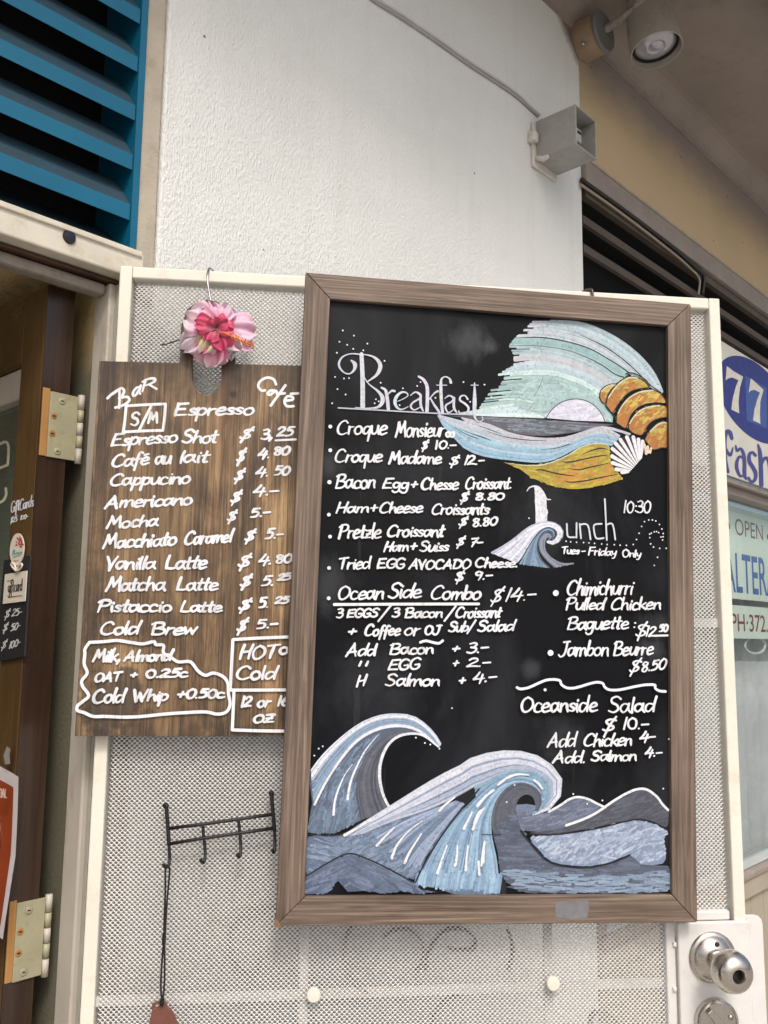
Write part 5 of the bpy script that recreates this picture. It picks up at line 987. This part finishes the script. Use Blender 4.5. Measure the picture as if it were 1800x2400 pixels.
for k in range(70):
    t = random.uniform(.25, .92); a = random.uniform(0, 6.28); p = st0 + dS*t; e = Vector((math.sin(a)*.3, math.cos(a), math.sin(a))).normalized()*random.uniform(.003, .0062); mb.tube([p, p + e*.6, p + e], [.0003, .0003, .00025], 4); mb.lathe([(.0, -.0009), (.0009, 0), (.0, .0009)], p + e, (0, 0, 1), 6)
for k in range(5):
    a = k*1.25; p = st0 + dS*.84; e = dS.normalized()*.008 + Vector((0, math.cos(a), math.sin(a)))*.004; mb.tube([p, p + e], .0004, 4); mb.lathe([(.0, -.0014), (.0014, 0), (.0, .0014)], p + e, (0, 0, 1), 8)
part('pollen', mb, flat('pollen_orange', lin(232, 134, 30), .7), fl)
sp = [FD.at(500, 800, .030), FD.at(440, 795, .012), FD.at(415, 798, .008), FD.at(392, 806, .006), FD.at(374, 809, .006)]
part('stem', MB().tube(smooth([tuple(p) for p in sp], 4), [.0012]*14 + [.0016, .0012, .0008], 8), flat('stem_green', lin(54, 72, 44), .5), fl)
# wire rack
rw = .013
def kp(pts, w=rw): return [tuple(FD.at(*q, w)) for q in nat('K', pts)]
rk = thing('hook_rack', 'black wire rack of hooks fixed to the mesh below the wooden board', 'hook rack', FD, tuple(FD.at(470, 2000, 0)))
r_ = .0023
for pts in ([(190, 250), (196, 350), (206, 480), (213, 610)], [(1130, 130), (1136, 240), (1148, 380), (1157, 480)]): part('upright', MB().tube(smooth(kp(pts), 4), .0028, 10), M['blackwire'], rk)
for x, y in ((190, 268), (1129, 160)):
    p = FD.at(*nat('K', [(x, y)])[0], .002); part('mount_cap', MB().lathe([(.0028, -.007), (.0036, .004), (.0042, .010), (.004, .014), (.0, .016)], (p.x, p.y, 0), (0, .25, 1), 16), M['blackwire'], rk)
for pts in ([(200, 466), (500, 428), (840, 380), (1146, 336)], [(212, 602), (520, 552), (840, 506), (1156, 460)]): part('crossbar', MB().tube(kp(pts), .0025, 10), M['blackwire'], rk)
for pts in ([(213, 600), (218, 680), (220, 745), (214, 785), (198, 800), (180, 786), (170, 765)], [(516, 430), (524, 540), (536, 640), (538, 720), (526, 756), (508, 745), (502, 720)], [(834, 384), (846, 500), (854, 600), (856, 670), (846, 706), (832, 696), (828, 672)], [(1156, 462), (1160, 560), (1160, 640), (1152, 668), (1142, 652), (1140, 634)]):
    q = kp(pts); m_ = len(q); q = [(a, b, c + (.010*math.sin(math.pi*.5*max(0, (i - m_ + 5))/4) if i >= m_ - 5 else 0)) for i, (a, b, c) in enumerate(q)]; part('hook', MB().tube(smooth(q, 5), r_, 10), M['blackwire'], rk)
# cord with a red-brown tag
tg = thing('hanging_tag', 'red-brown tag hanging from a black cord on the wire rack', 'tag', FD, tuple(FD.at(380, 2390, .010)))
cm = flat('black_cord', (.014, .012, .012), .85)
for dx, dw in ((-1, .0), (1, .003)):
    q = [(202 + 14*dx, 812), (200 + 19*dx, 850), (194 + 13*dx, 1000), (186 + 9*dx, 1130), (178 + 7*dx, 1300), (174 + 5*dx, 1420), (168 + 6*dx, 1520), (162 + 13*dx, 1680), (158 + 16*dx, 1820), (155 + 13*dx, 1920), (154 + 4*dx, 1990)]
    part('cord', MB().tube(smooth([tuple(FD.at(*p, .024 + dw - .012*i/10)) for i, p in enumerate(nat('K', q))], 4), .0013, 8), cm, tg)
part('knot', MB().tube([tuple(FD.at(*p, .013)) for p in nat('K', [(172, 1400), (170, 1440), (166, 1500)])], [.0022, .0030, .0022], 8), cm, tg)
part('knot', MB().tube([tuple(FD.at(*p, .012)) for p in nat('K', [(156, 1960), (152, 2000), (146, 2045)])], [.0020, .0032, .0026], 8), cm, tg)
part('cord_loop', MB().tube(smooth([tuple(FD.at(*p, .011)) for p in nat('K', [(202, 818), (184, 800), (200, 792), (218, 806), (204, 820)])], 4), .0013, 8), cm, tg)
to = [FD.uv(*p, .010) for p in nat('K', [(60, 2040), (90, 2022), (150, 2010), (182, 2022), (200, 2062), (235, 2090), (300, 2230), (320, 2420), (20, 2420), (38, 2200), (62, 2092), (54, 2064)])]
th = [FD.uv(*p, .010) for p in nat('K', [(78, 2058), (98, 2044), (150, 2032), (172, 2040), (168, 2052), (140, 2056), (104, 2072), (84, 2074)])]
part('tag_body', MB().prism(to, .004, .0095, th), paint('red_brown_leather', (.155, .055, .04), .55, .2, 30, (.06, .03, .025), .4, 40), tg, bevel=.0014)

# ================================================================== on the white wall: horn speaker, cable
W1 = .010
q0 = FF.at(1257, 376, W1)                              # back lower left corner of the horn
dep = solve(lambda t: pj(FF.wp((q0.x, q0.y, W1 + t)))[0], 1351, .01, .5)
wid = solve(lambda t: pj(FF.wp((q0.x + t, q0.y, W1 + dep)))[0], 1399.5, .01, .5)
hgt = solve(lambda t: -pj(FF.wp((q0.x, q0.y + t, W1 + dep)))[1], -243, .01, .5)
ls = thing('horn_speaker', 'small grey square horn speaker on the white wall', 'speaker', FF, (q0.x, q0.y, 0))
M['grey'] = paint('grey_plastic', (.34, .335, .315), .5, .1, 20, (.45, .42, .36), .35, 40, .1, 200); M['greyin'] = paint('grey_plastic_inside', (.27, .275, .275), .5, .1, 20)
th_ = .004; a, b, c, d = q0.x, q0.x + wid, q0.y, q0.y + hgt; z0, z1 = W1, W1 + dep
part('side', MB().box(a, a + th_, c, d, z0, z1), M['grey'], ls, bevel=.0015); part('side', MB().box(b - th_, b, c, d, z0, z1), M['grey'], ls, bevel=.0015)
part('bottom', MB().box(a + th_ + .0002, b - th_ - .0002, c + .0002, c + th_, z0, z1 - .0004), M['grey'], ls, bevel=.0012); part('top', MB().box(a + th_ + .0002, b - th_ - .0002, d - th_, d - .0002, z0, z1 - .0004), M['grey'], ls, bevel=.0012)
part('back', MB().box(a + th_ + .0003, b - th_ - .0003, c + th_ + .0002, d - th_ - .0002, z0, z0 + .012), M['greyin'], ls)
cxm, cym = (a + b)/2, (c + d)/2
part('throat', MB().box(cxm - wid*.13, cxm + wid*.13, cym - hgt*.17, cym + hgt*.17, z0 + .0125, z1 - dep*.18), paint('pale_throat', (.42, .43, .42), .5), ls, bevel=.003)
part('throat_slot', MB().box(cxm - wid*.08, cxm + wid*.09, cym + hgt*.03, cym + hgt*.11, z1 - dep*.19, z1 - dep*.178), M['black'], ls)
part('shelf', MB().box(a + th_ + .0004, cxm + wid*.28, cym - hgt*.24, cym - hgt*.20, z0 + .0126, z1 - dep*.25), M['greyin'], ls)
part('strut', MB().box(cxm - wid*.16, cxm - wid*.13 - .0003, c + th_ + .0006, d - th_ - .0006, z1 - dep*.3, z1 - dep*.24), M['greyin'], ls)
M['chip'] = paint('chipped_white', (.66, .63, .58), .6, .15, 40, (.3, .25, .2), .4, 50)
part('mount_plate', MB().prism([(a - .012, c - .018), (b + .0, c - .018), (b + .004, d - .006), (a - .012, d - .004)], .0003, W1 - .0003), M['chip'], ls, bevel=.003)
part('clip', MB().box(a - .026, a - .004, cym - .012, cym + .016, .0004, .022), M['chip'], ls, bevel=.004)
part('foam_blob', MB().tube([(a - .006, c + .002, .014), (a + .004, c - .001, .030), (a - .002, c - .004, .046)], [.006, .0075, .005], 10), M['chip'], ls)
part('cable_gland', MB().tube([(a + .012, d + .002, .020), (a + .026, d + .008, .014), (a + .04, d + .010, .012)], [.006, .007, .005], 8), M['blackwire'], ls)
cpts = [(760, -80), (820, -42), (878, 2), (934, 37), (1016, 92), (1106, 156), (1200, 218), (1240, 252), (1262, 272)]
solo('wall_cable', MB().tube(smooth([tuple(FF.at(x, y, .004)) for x, y in cpts], 5), .0035, 8), paint('painted_cable', (.40, .38, .36), .5), FF, 'grey painted cable sloping across the white wall to the horn speaker', 'cable')
solo('wall_cable', MB().tube(smooth([tuple(FF.at(x + 3, y - 6 + (3 if i > 6 else 0), .004)) for i, (x, y) in enumerate(cpts)], 5), .0032, 8), paint('white_cable_paint', (.60, .585, .55), .5), FF, 'white painted cable just above the grey cable on the white wall', 'cable')

# ================================================================== spot lamp under the soffit
lb = FF.at(1392, 82, .0); vis = lambda p, w: FF.at(*p, w)
sl = thing('spot_lamp', 'taupe outdoor spot lamp with clear bulb on a round wall box', 'lamp', FF, tuple(lb))
wdisc = .075; dc_ = FF.at(1418, 73, wdisc); bc = Vector((dc_.x, dc_.y, 0)); M['lampbody'] = paint('lamp_taupe', (.33, .305, .265), .42, .12, 12, (.12, .1, .08), .35, 30); rbx = .056
part('wall_box', MB().lathe([(rbx, -.004), (rbx, .055), (rbx*.96, .062), (rbx*.9, .0645)], bc, (0, 0, 1), 40), paint('box_orange_tan', (.30, .215, .14), .5, .15, 20, (.22, .15, .09), .5, 30), sl, sharp=40)
part('cover_disc', MB().lathe([(rbx*.95, .065), (rbx*1.04, .067), (rbx*1.04, .072), (rbx*.97, .0755), (.0, .076)], bc, (0, 0, 1), 40), paint('disc_grey', (.175, .175, .175), .45, .1), sl, sharp=40)
wl_ = .20; face = FF.at(1536, 104, wl_)
axd = Vector((.10, -.14, -.985)).normalized(); ax = Vector((axd.dot(FF.u), axd.dot(FF.v), axd.dot(FF.n)))   # the way the lamp looks, in wall coordinates
hd = part('head', MB().lathe([(.034, -.165), (.048, -.160), (.058, -.130), (.065, -.085), (.069, -.030), (.0705, .010), (.0706, .022), (.0675, .0225), (.0635, .004), (.061, -.01)], face, ax, 48), M['lampbody'], sl, sharp=50)
neck = face - ax*.105 - Vector((.050, 0, 0)); part('arm', MB().tube(smooth([tuple(bc + Vector((.0, .004, .074))), tuple(bc + Vector((.004, .012, .105))), tuple((bc + Vector((.004, .012, .105)) + neck)/2 + Vector((0, .004, .012))), tuple(neck)], 4), .0115, 12), paint('arm_speckled', (.30, .26, .23), .5, .3, 90), sl)
part('swivel', MB().lathe([(.016, -.014), (.018, -.008), (.018, .008), (.016, .014)], neck, (0, .3, 1), 20), M['lampbody'], sl, sharp=40)
part('gasket', MB().lathe([(.0622, -.004), (.0622, .006), (.0565, .0062), (.0565, -.003)], face, ax, 40), M['black'], sl)
gb = NT('bulb_glass'); gb.base(gb.mix(gb.noise(gb.coords(), 60, 3), (.36, .355, .39), (.50, .49, .54))); gb.set(.10, .35, .8, **{'Coat Weight': .6}); M['bulb'] = gb.m
bu = part('bulb', MB().lathe([(.0562, -.006), (.0560, .001), (.050, .0045), (.036, .008), (.026, .0085), (.024, .0065), (.020, .006), (.016, .0085), (.008, .010), (.0, .0104)], face, ax, 48), M['bulb'], sl, sharp=35)
part('screw', MB().lathe([(.0052, -.002), (.0052, .004), (.0, .006)], tuple(FF.at(1366, 102, .030)), (-.6, -.4, .5), 14), M['steel'], sl)

# ================================================================== the brown door standing open inside
ew = -.066; e0, e1 = FF.at(112, 671, ew), FF.at(177, 687, ew); uA = (FF.at(110, 690, ew).x + FF.at(57, 1520, ew).x)/2; uB = (FF.at(178, 690, ew).x + FF.at(125, 1520, ew).x)/2
_O = FF.wp((uA, 0, ew)); FG = Fr((_O.x, _O.y, 1.45), FF.n, Z, -FF.u)      # street face of the door, u towards the street, n towards the viewer
dv = FF.at(178, 686, ew).y; thk = uB - uA
wd_ = thing('wooden_door', 'dark brown wooden door with a glass panel standing open inward', 'door', FG, (0, G, 0))
ug = FG.at(38, 1010).x; gv1 = FG.at(20, 945).y; rail_v = FG.at(20, 850).y
part('hinge_stile', MB().box(ug, -.0006, G + .01, dv, -thk, 0), M['doorface'], wd_, bevel=.003)
part('hinge_edge', MB().box(-.0004, .0015, G + .01, dv - .0005, -thk + .0005, -.0005), M['dooredge'], wd_)
part('top_rail', MB().box(-.78, ug - .0005, FG.at(20, 868).y, dv, -thk, -.0005), M['doorface'], wd_, bevel=.003)
part('bottom_rail', MB().box(-.78, ug - .0005, G + .01, G + .25, -thk, -.0005), M['doorface'], wd_, bevel=.003)
part('lock_stile', MB().box(-.90, -.7805, G + .01, dv, -thk, 0), M['doorface'], wd_, bevel=.003)
part('glass_bead', MB().box(-.78, ug - .0006, FG.at(20, 940).y, FG.at(20, 870).y, -thk*.9, -.006), M['jamb'], wd_, bevel=.003)
part('glass', MB().box(-.7795, ug - .0007, G + .2505, FG.at(20, 940).y - .0005, -thk*.6, -thk*.6 + .005), M['doorglass'], wd_)
Pen.px = True; Pg = Pen(FG, -thk*.6 + .0056, 1.45/FPX, 5e-6); CRM = lin(214, 208, 186)
Pg.stroke(nat('Q', [(-60, 480), (0, 470), (45, 455), (66, 490), (66, 560), (60, 635)]), 6, CRM, 5, 1e-6); Pg.stroke(nat('Q', [(60, 635), (10, 655), (-60, 672)]), 6, CRM, 4, 1e-6)
Pg.stroke(nat('Q', [(45, 820), (48, 870), (20, 920), (-50, 945)]), 6, CRM, 5, 1e-6); Pg.out('glass_lettering', M['ink'], wd_)
Pg = Pen(FG, .0004, 1.38/FPX, 5e-6)
Pg.word('Q', 'GiftCards', 84, 1012, 262, 960, 88, 2.4, WHT, .06); Pg.word('Q', '$25', 84, 1092, 134, 1080, 44, 2.2, WHT, .1); Pg.word('Q', '100-', 160, 1068, 222, 1054, 34, 2.2, WHT, .1); Pg.out('handwriting', M['ink'], wd_)
# hinges of that door
M['hinge'] = paint('cream_painted_brass', (.34, .325, .215), .42, .12, 30, (.20, .14, .06), .55, 60, .2, 120, .0006); M['hingewhite'] = paint('chipped_white_knuckle', (.46, .43, .37), .5, .12, 40, (.25, .2, .15), .5, 60)
for k_, (yt, yb, xt) in enumerate(((925, 1076, 0), (2092, 2270, 1))):
    hv1, hv0 = FF.at(150, yt, ew).y, FF.at(140, yb, ew).y; h = hv1 - hv0
    l0, l1 = (FF.at(115, 930, ew).x, FF.at(180, 940, ew).x) if xt == 0 else (FF.at(30, 2230, ew).x, FF.at(102, 2130, ew).x)
    hw = ew + .0018
    hg = part('hinge', MB().box(l0, l1, hv0, hv1, hw - .0002, hw + .0030), M['hinge'], wd_, bevel=.0006, label=('upper' if xt == 0 else 'lower') + ' cream painted hinge')
    hg.location = (0, 0, 0); hg.matrix_parent_inverse = wd_.matrix_world.inverted(); hg.matrix_basis = FF.M()
    kx = l1 + .0055
    for j in range(5):
        ya, yb_ = hv0 + h*(j/5) + .0006, hv0 + h*((j + 1)/5) - .0006; ya -= .004 if j == 0 else 0; yb_ += .004 if j == 4 else 0
        part('knuckle', MB().tube([(kx, ya, hw + .002), (kx, yb_, hw + .002)], .0050, 16), M['hinge'] if j in (1, 3) else M['hingewhite'], hg)
    for j, (fx, fy) in enumerate(((.42, .88), (.16, .63), (.14, .36), (.36, .1))):
        part('screw', MB().lathe([(.0055, 0), (.0055, .0006), (.004, .0011), (.0, .0006)] if j in (0, 3) else [(.005, 0), (.0048, .0006), (.003, .0002), (.0, .0001)], (l0 + (l1 - l0)*fx, hv0 + h*fy, hw + .003), (0, 0, 1), 18), M['hinge'] if j in (0, 3) else M['rawwood'], hg)
        part('screw_slot', MB().box(l0 + (l1 - l0)*fx - .0022, l0 + (l1 - l0)*fx + .0022, hv0 + h*fy - .0007, hv0 + h*fy + .0007, hw + .0034, hw + .0043), M['dark_hole'], hg)
    part('bare_recess', MB().box(uA + .002, l0 - .0004, hv0 + .001, hv1 + .004, ew - .0, ew + .0032), M['rawwood'], hg)
# things stuck to the brown door
def quad(fr, pts, w, th=.0008):
    return MB().prism([fr.uv(x, y, w) for x, y in pts], w - th, w)
blk = nat('Q', [(30, 1385), (238, 1345), (190, 2140), (-40, 2190)])
sb_ = thing('price_strip', 'black strip with chalk gift card prices on the brown door', 'price list', FG, (FG.uv(*blk[2], .004)[0], FG.uv(*blk[2], .004)[1], .004))
part('card', quad(FG, blk, .004, .0025), flat('black_card', (.018, .018, .02), .6), sb_, bevel=.0004)
Pg = Pen(FG, .0044, 1.38/FPX, 5e-6)
for t_, x0, y0, x1_, y1_, cp in (('$', 35, 1840, 75, 1835, 66), ('25-', 92, 1826, 172, 1812, 56), ('$', 22, 1945, 60, 1940, 66), ('50-', 84, 1940, 160, 1920, 56), ('$', 10, 2080, 48, 2076, 66), ('100-', 70, 2080, 162, 2050, 56)): Pg.word('Q', t_, x0, y0, x1_, y1_, cp, 2.6, lin(214, 214, 210), .2)
Pg.out('lettering', M['ink'], sb_)
gc = thing('gift_card_sign', 'small white gift card sign with a ribbon bow on the brown door', 'sign', FG, (FG.uv(20, 1412, .006)[0], FG.uv(20, 1412, .006)[1], .006))
part('card', quad(FG, nat('Q', [(38, 1495), (212, 1466), (196, 1706), (20, 1728)]), .0062, .0012), flat('white_card', lin(214, 206, 192), .55), gc, bevel=.0003)
Pg = Pen(FG, .0066, 1.38/FPX, 4e-6); INK = lin(58, 54, 50)
Pg.word('Q', 'gift', 62, 1640, 108, 1632, 100, 1.9, INK, 0, .3); Pg.word('Q', 'card', 112, 1632, 174, 1622, 92, 1.9, INK, 0, .3); Pg.word('Q', 'buy a', 58, 1552, 104, 1545, 24, 1.0, INK, 0, .3) if False else None
Pg.stroke(nat('Q', [(56, 1548), (80, 1545), (104, 1538)]), 1.4, INK); Pg.stroke(nat('Q', [(78, 1674), (120, 1668), (170, 1662)]), 1.6, INK); Pg.out('lettering', flat('print_ink', (.04, .037, .034), .6), gc)
bow = [FG.at(*p, .008) for p in nat('Q', [(128, 1470), (100, 1440), (88, 1415), (104, 1408), (122, 1440), (128, 1470), (150, 1425), (170, 1412), (172, 1432), (150, 1460), (128, 1470)])]
part('bow', MB().tube(smooth([tuple(p) for p in bow], 4), .0016, 6), flat('white_ribbon', lin(216, 208, 194), .6), gc)
ov = thing('oval_sticker', 'white oval sticker with a red flower and teal script on the brown door', 'sticker', FG, (FG.uv(*nat('Q', [(125, 1425)])[0], .004)[0], FG.uv(*nat('Q', [(125, 1425)])[0], .004)[1], .004))
op = nat('Q', [(132 + 55*math.cos(a)*(1 if True else 0) + 8*math.sin(a)*-1*-1*.0 - 10*math.sin(a)*.8, 1300 + 128*math.sin(a)) for a in [2*math.pi*k/28 for k in range(28)]])
part('disc', quad(FG, op, .0055, .0012), flat('sticker_white', lin(218, 210, 194), .5), ov)
Pg = Pen(FG, .0059, 1.38/FPX, 4e-6)
for k in range(26): a = random.uniform(0, 6.28); rr = random.uniform(0, 1)**.5; x, y = 152 + 24*rr*math.cos(a), 1250 + 42*rr*math.sin(a); Pg.stroke(nat('Q', [(x, y), (x + random.uniform(-12, 12), y + random.uniform(-14, 14))]), 2.6, random.choice([lin(186, 44, 56), lin(206, 84, 92)]), 2)
Pg.stroke(nat('Q', [(98, 1345), (104, 1312), (116, 1305), (112, 1335), (128, 1330), (138, 1322), (146, 1338), (156, 1320), (168, 1330), (172, 1318)]), 2.6, lin(110, 176, 168), 4); Pg.stroke(nat('Q', [(104, 1362), (130, 1350), (166, 1340)]), 2.2, lin(130, 188, 178), 4); Pg.stroke(nat('Q', [(110, 1385), (126, 1392), (142, 1384)]), 1.6, lin(190, 70, 70), 3)
Pg.out('print', M['ink'], ov)
# poster taped below
po = thing('poster', 'orange poster with croissants and a white border taped to the brown door', 'poster', FG, (FG.uv(40, 2190, .008)[0], FG.uv(40, 2190, .008)[1], .008))
tl, tr_, br, bl_2 = FG.at(-180, 1700, .0), FG.at(60, 1819, .0), FG.at(40, 2194, .0), FG.at(-190, 2090, .0)
def pos(s_, t_, z): a = tl.lerp(tr_, s_).lerp(bl_2.lerp(br, s_), t_); return Vector((a.x, a.y, .010 + .006*math.sin(s_*5 + t_*2) + .012*max(0, s_ - .75)*abs(t_ - .5)*4 + z))
part('paper', MB().grid([[pos(i/30, j/20, 0) for i in range(31)] for j in range(21)][::-1]), flat('poster_white', lin(214, 206, 208), .5), po)
part('print', MB().grid([[pos(.03 + .925*i/30, .085 + .85*j/20, .0006) for i in range(31)] for j in range(21)][::-1]), paint('poster_orange', lin(152, 68, 36), .45, .12, 20), po)
def pstroke(mbx, pts, wd, z): mbx.tube([pos(a, b, z) for a, b in pts], wd, 6)
for L, cm_, wd in (([(.80, .30), (.84, .36), (.86, .44), (.85, .52)], 'd', .0022), ([(.76, .32), (.80, .40), (.82, .48), (.85, .54)], 'd', .0018), ([(.77, .30), (.82, .285), (.86, .33)], 'd', .0012), ([(.74, .36), (.79, .34), (.86, .36)], 'd', .001), ([(.77, .44), (.82, .41), (.87, .43)], 'd', .001), ([(.70, .52), (.74, .56), (.78, .60), (.76, .64)], 'c', .004), ([(.70, .72), (.74, .76), (.73, .80)], 'c', .003)):
    m3 = MB(); pstroke(m3, L, wd*.5, .0006); part('croissant_drawing', m3, flat('poster_line', lin(96, 40, 22), .5) if cm_ == 'd' else flat('poster_cream', lin(226, 176, 112), .5), po)
tp = MB(); tp.grid([[FG.at(x, y, .012) for x, y in row] for row in (((12, 1792), (24, 1790)), ((8, 1770), (22, 1768)), ((16, 1749), (25, 1756)))][::-1]); Pq = Pen(FG, .0205, 1.3/FPX, 4e-6); Pq.word('P', 'CIAL', -14, 530, 50, 538, 62, 2.6, lin(226, 196, 184), 0, .3); Pq.out('lettering', M['ink'], po)
part('tape', tp, flat('clear_tape', (.30, .27, .24), .35), po)

# ================================================================== sign over the shop window
sg = thing('shop_sign', 'white shop sign with a blue oval and white sevens right of the door', 'sign', FF, (U_W1 + .3, V_SG0, .02))
us0 = uf(1560, 950, .03); part('panel', MB().box(us0, us0 + 1.9, V_SG0, V_SG1, .012, .030), paint('sign_cream', (.56, .55, .49), .4, .08, 6, (.35, .32, .25), .3, 12), sg, bevel=.002)
Ps = Pen(FF, .0306, 2.9/FPX, 8e-6); Ps.px = True; BLU2 = lin(34, 44, 118)
opts = [Ps.fr.uv(*p, .0306) for p in nat('S', [(500, 480), (640, 412), (800, 420), (1000, 530), (1106, 640), (520, 1030), (700, 1280), (850, 1430), (1000, 1530), (1106, 1560)])]
A_ = np.array([[x*x, y*y, x, y] for x, y in opts]); sol = np.linalg.lstsq(A_, np.ones(len(opts)), rcond=None)[0]; ex, ey = -sol[2]/(2*sol[0]), -sol[3]/(2*sol[1]); cc = 1 + sol[0]*ex*ex + sol[1]*ey*ey; rx, ry = math.sqrt(abs(cc/sol[0])), math.sqrt(abs(cc/sol[1]))
print('oval', ex, ey, rx, ry)
Ps.mb.poly([(ex + rx*math.cos(2*math.pi*k/64), ey + ry*math.sin(2*math.pi*k/64)) for k in range(64)], Ps.z, BLU2); Ps.z += .0004; Ps.out('oval', M['ink'], sg)
Ps.fill(nat('S', [(805, 660), (1085, 820), (1092, 1352), (830, 1250)]), lin(58, 82, 146), 0); Ps.out('number_patch', M['ink'], sg)
CR = lin(206, 203, 190)
Ps.fill(nat('S', [(570, 540), (660, 610), (782, 680), (742, 820), (722, 1000), (732, 1155), (628, 1105), (650, 950), (690, 800), (722, 725), (640, 690), (590, 700), (555, 730), (562, 630)]), CR, 0); Ps.out('digit', M['ink'], sg)
Ps.fill(nat('S', [(880, 700), (960, 770), (1046, 850), (1006, 1000), (1000, 1150), (1006, 1290), (910, 1245), (930, 1100), (970, 960), (1000, 885), (930, 850), (880, 860), (855, 885), (868, 790)]), CR, 0); Ps.out('digit', M['ink'], sg)
NV = lin(62, 64, 128)
for lets in ([([(585, 1910), (550, 1760), (543, 1600), (545, 1470), (570, 1395), (612, 1405), (636, 1480)], [8, 10, 10, 10, 10, 10, 8]), ([(556, 1600), (590, 1670), (622, 1690), (650, 1600)], [4, 7, 7, 3])], [([(686, 1575), (705, 1640), (745, 1610), (785, 1670), (800, 1800), (800, 1950), (822, 2005)], [4, 6, 6, 8, 9, 9, 5]), ([(790, 1740), (735, 1715), (700, 1790), (705, 1880), (745, 1965), (795, 1950)], [4, 6, 8, 8, 6, 4])],
             [([(942, 1700), (905, 1660), (862, 1690), (865, 1780), (908, 1850), (945, 1930), (935, 2010), (890, 2045), (852, 1990)], [7, 6, 8, 9, 9, 9, 8, 7, 6])], [([(975, 1560), (1000, 1660), (1012, 1850), (1018, 2085)], [4, 9, 10, 10]), ([(1015, 1850), (1050, 1745), (1100, 1745), (1130, 1850), (1150, 2140)], [5, 7, 8, 9, 9])]):
    for pts, ws in lets: Ps.stroke(nat('S', pts), ws, NV, 5, 2e-6)
    Ps.out('letter', M['ink'], sg)
# signs behind the shop glass
def font_mesh(txt, mat, parent, fr, box_px, w, name='lettering', bold=.0):
    cu = bpy.data.curves.new('t', 'FONT'); cu.body = txt; cu.offset = bold; ob = bpy.data.objects.new('t', cu); COL.objects.link(ob)
    dg = bpy.context.evaluated_depsgraph_get(); me = bpy.data.meshes.new_from_object(ob.evaluated_get(dg)); bpy.data.objects.remove(ob)
    vs_ = [v.co.copy() for v in me.vertices]; x0, x1_ = min(v.x for v in vs_), max(v.x for v in vs_); y0, y1_ = min(v.y for v in vs_), max(v.y for v in vs_)
    ua, va = fr.uv(*box_px[0], w); ub, vb_ = fr.uv(*box_px[1], w)
    for v in me.vertices: v.co = Vector((ua + (v.co.x - x0)/(x1_ - x0)*(ub - ua), vb_ + (v.co.y - y0)/(y1_ - y0)*(va - vb_), w))
    me.materials.clear(); me.materials.append(mat); me.name = name; return part(name, me, None, parent)
ws_ = -.070
def T(x, y): return nat('T', [(x, y)])[0]
def uvT(x, y): return FF.uv(*T(x, y), ws_)
M['palegreen'] = paint('pale_green_sheet', (.74, .86, .79), .45, .06, 4)
s1 = thing('window_sign', 'pale green alterations sign with OPEN above blue letters behind the shop glass', 'sign', FF, (uvT(700, 1135)[0], uvT(700, 1135)[1], ws_))
vt1, vb1 = uvT(700, 215)[1], uvT(700, 1136)[1]; us = uvT(300, 700)[0]
part('sheet', MB().box(us, us + 1.9, vb1, vt1, ws_ - .004, ws_ - .0005), M['palegreen'], s1)
part('edge_strip', MB().box(us, us + 1.9, uvT(640, 250)[1], uvT(640, 238)[1], ws_ - .0004, ws_ + .001), flat('white_edge', (.62, .66, .64), .4), s1)
BR = flat('brown_letters', lin(112, 66, 52), .5); BL3 = flat('blue_letters', lin(22, 88, 176), .5); RD = flat('red_letters', lin(128, 30, 44), .5)
font_mesh('OPEN', BR, s1, FF, (T(540, 282), T(835, 520)), ws_, bold=.0)
for x, y in ((478, 365), (885, 480)): p = FF.at(*T(x, y), ws_); part('dot', MB().lathe([(.012, 0), (.012, .0008), (.0, .001)], tuple(p), (0, 0, 1), 16), BR, s1)
font_mesh('ALTERATIONS', BL3, s1, FF, (T(420, 615), T(1330, 1145)), ws_, bold=.012)
s2 = thing('window_sign', 'pale green strip with a dark red phone number below the alterations sign', 'sign', FF, (uvT(700, 1530)[0], uvT(700, 1530)[1], ws_))
part('sheet', MB().box(us, us + 1.9, uvT(700, 1535)[1], uvT(700, 1200)[1], ws_ - .004, ws_ - .0005), M['palegreen'], s2)
font_mesh('PH·372.', RD, s2, FF, (T(500, 1270), T(885, 1470)), ws_, bold=.008)
ri = [FF.at(*T(748 + 105*math.cos(a), 1605 + 88*math.sin(a)), -.085) for a in [2*math.pi*k/32 for k in range(33)]]
solo('reflection_ring', MB().tube(ri, .0055, 8, False), flat('reflection_white', (.62, .64, .64), .5), FF, 'thin white ring imitating a round reflection in the shop glass below the phone number', 'ring')  # ring added where the glass shows a round reflection
# old lettering outlines on the white wall behind the mesh
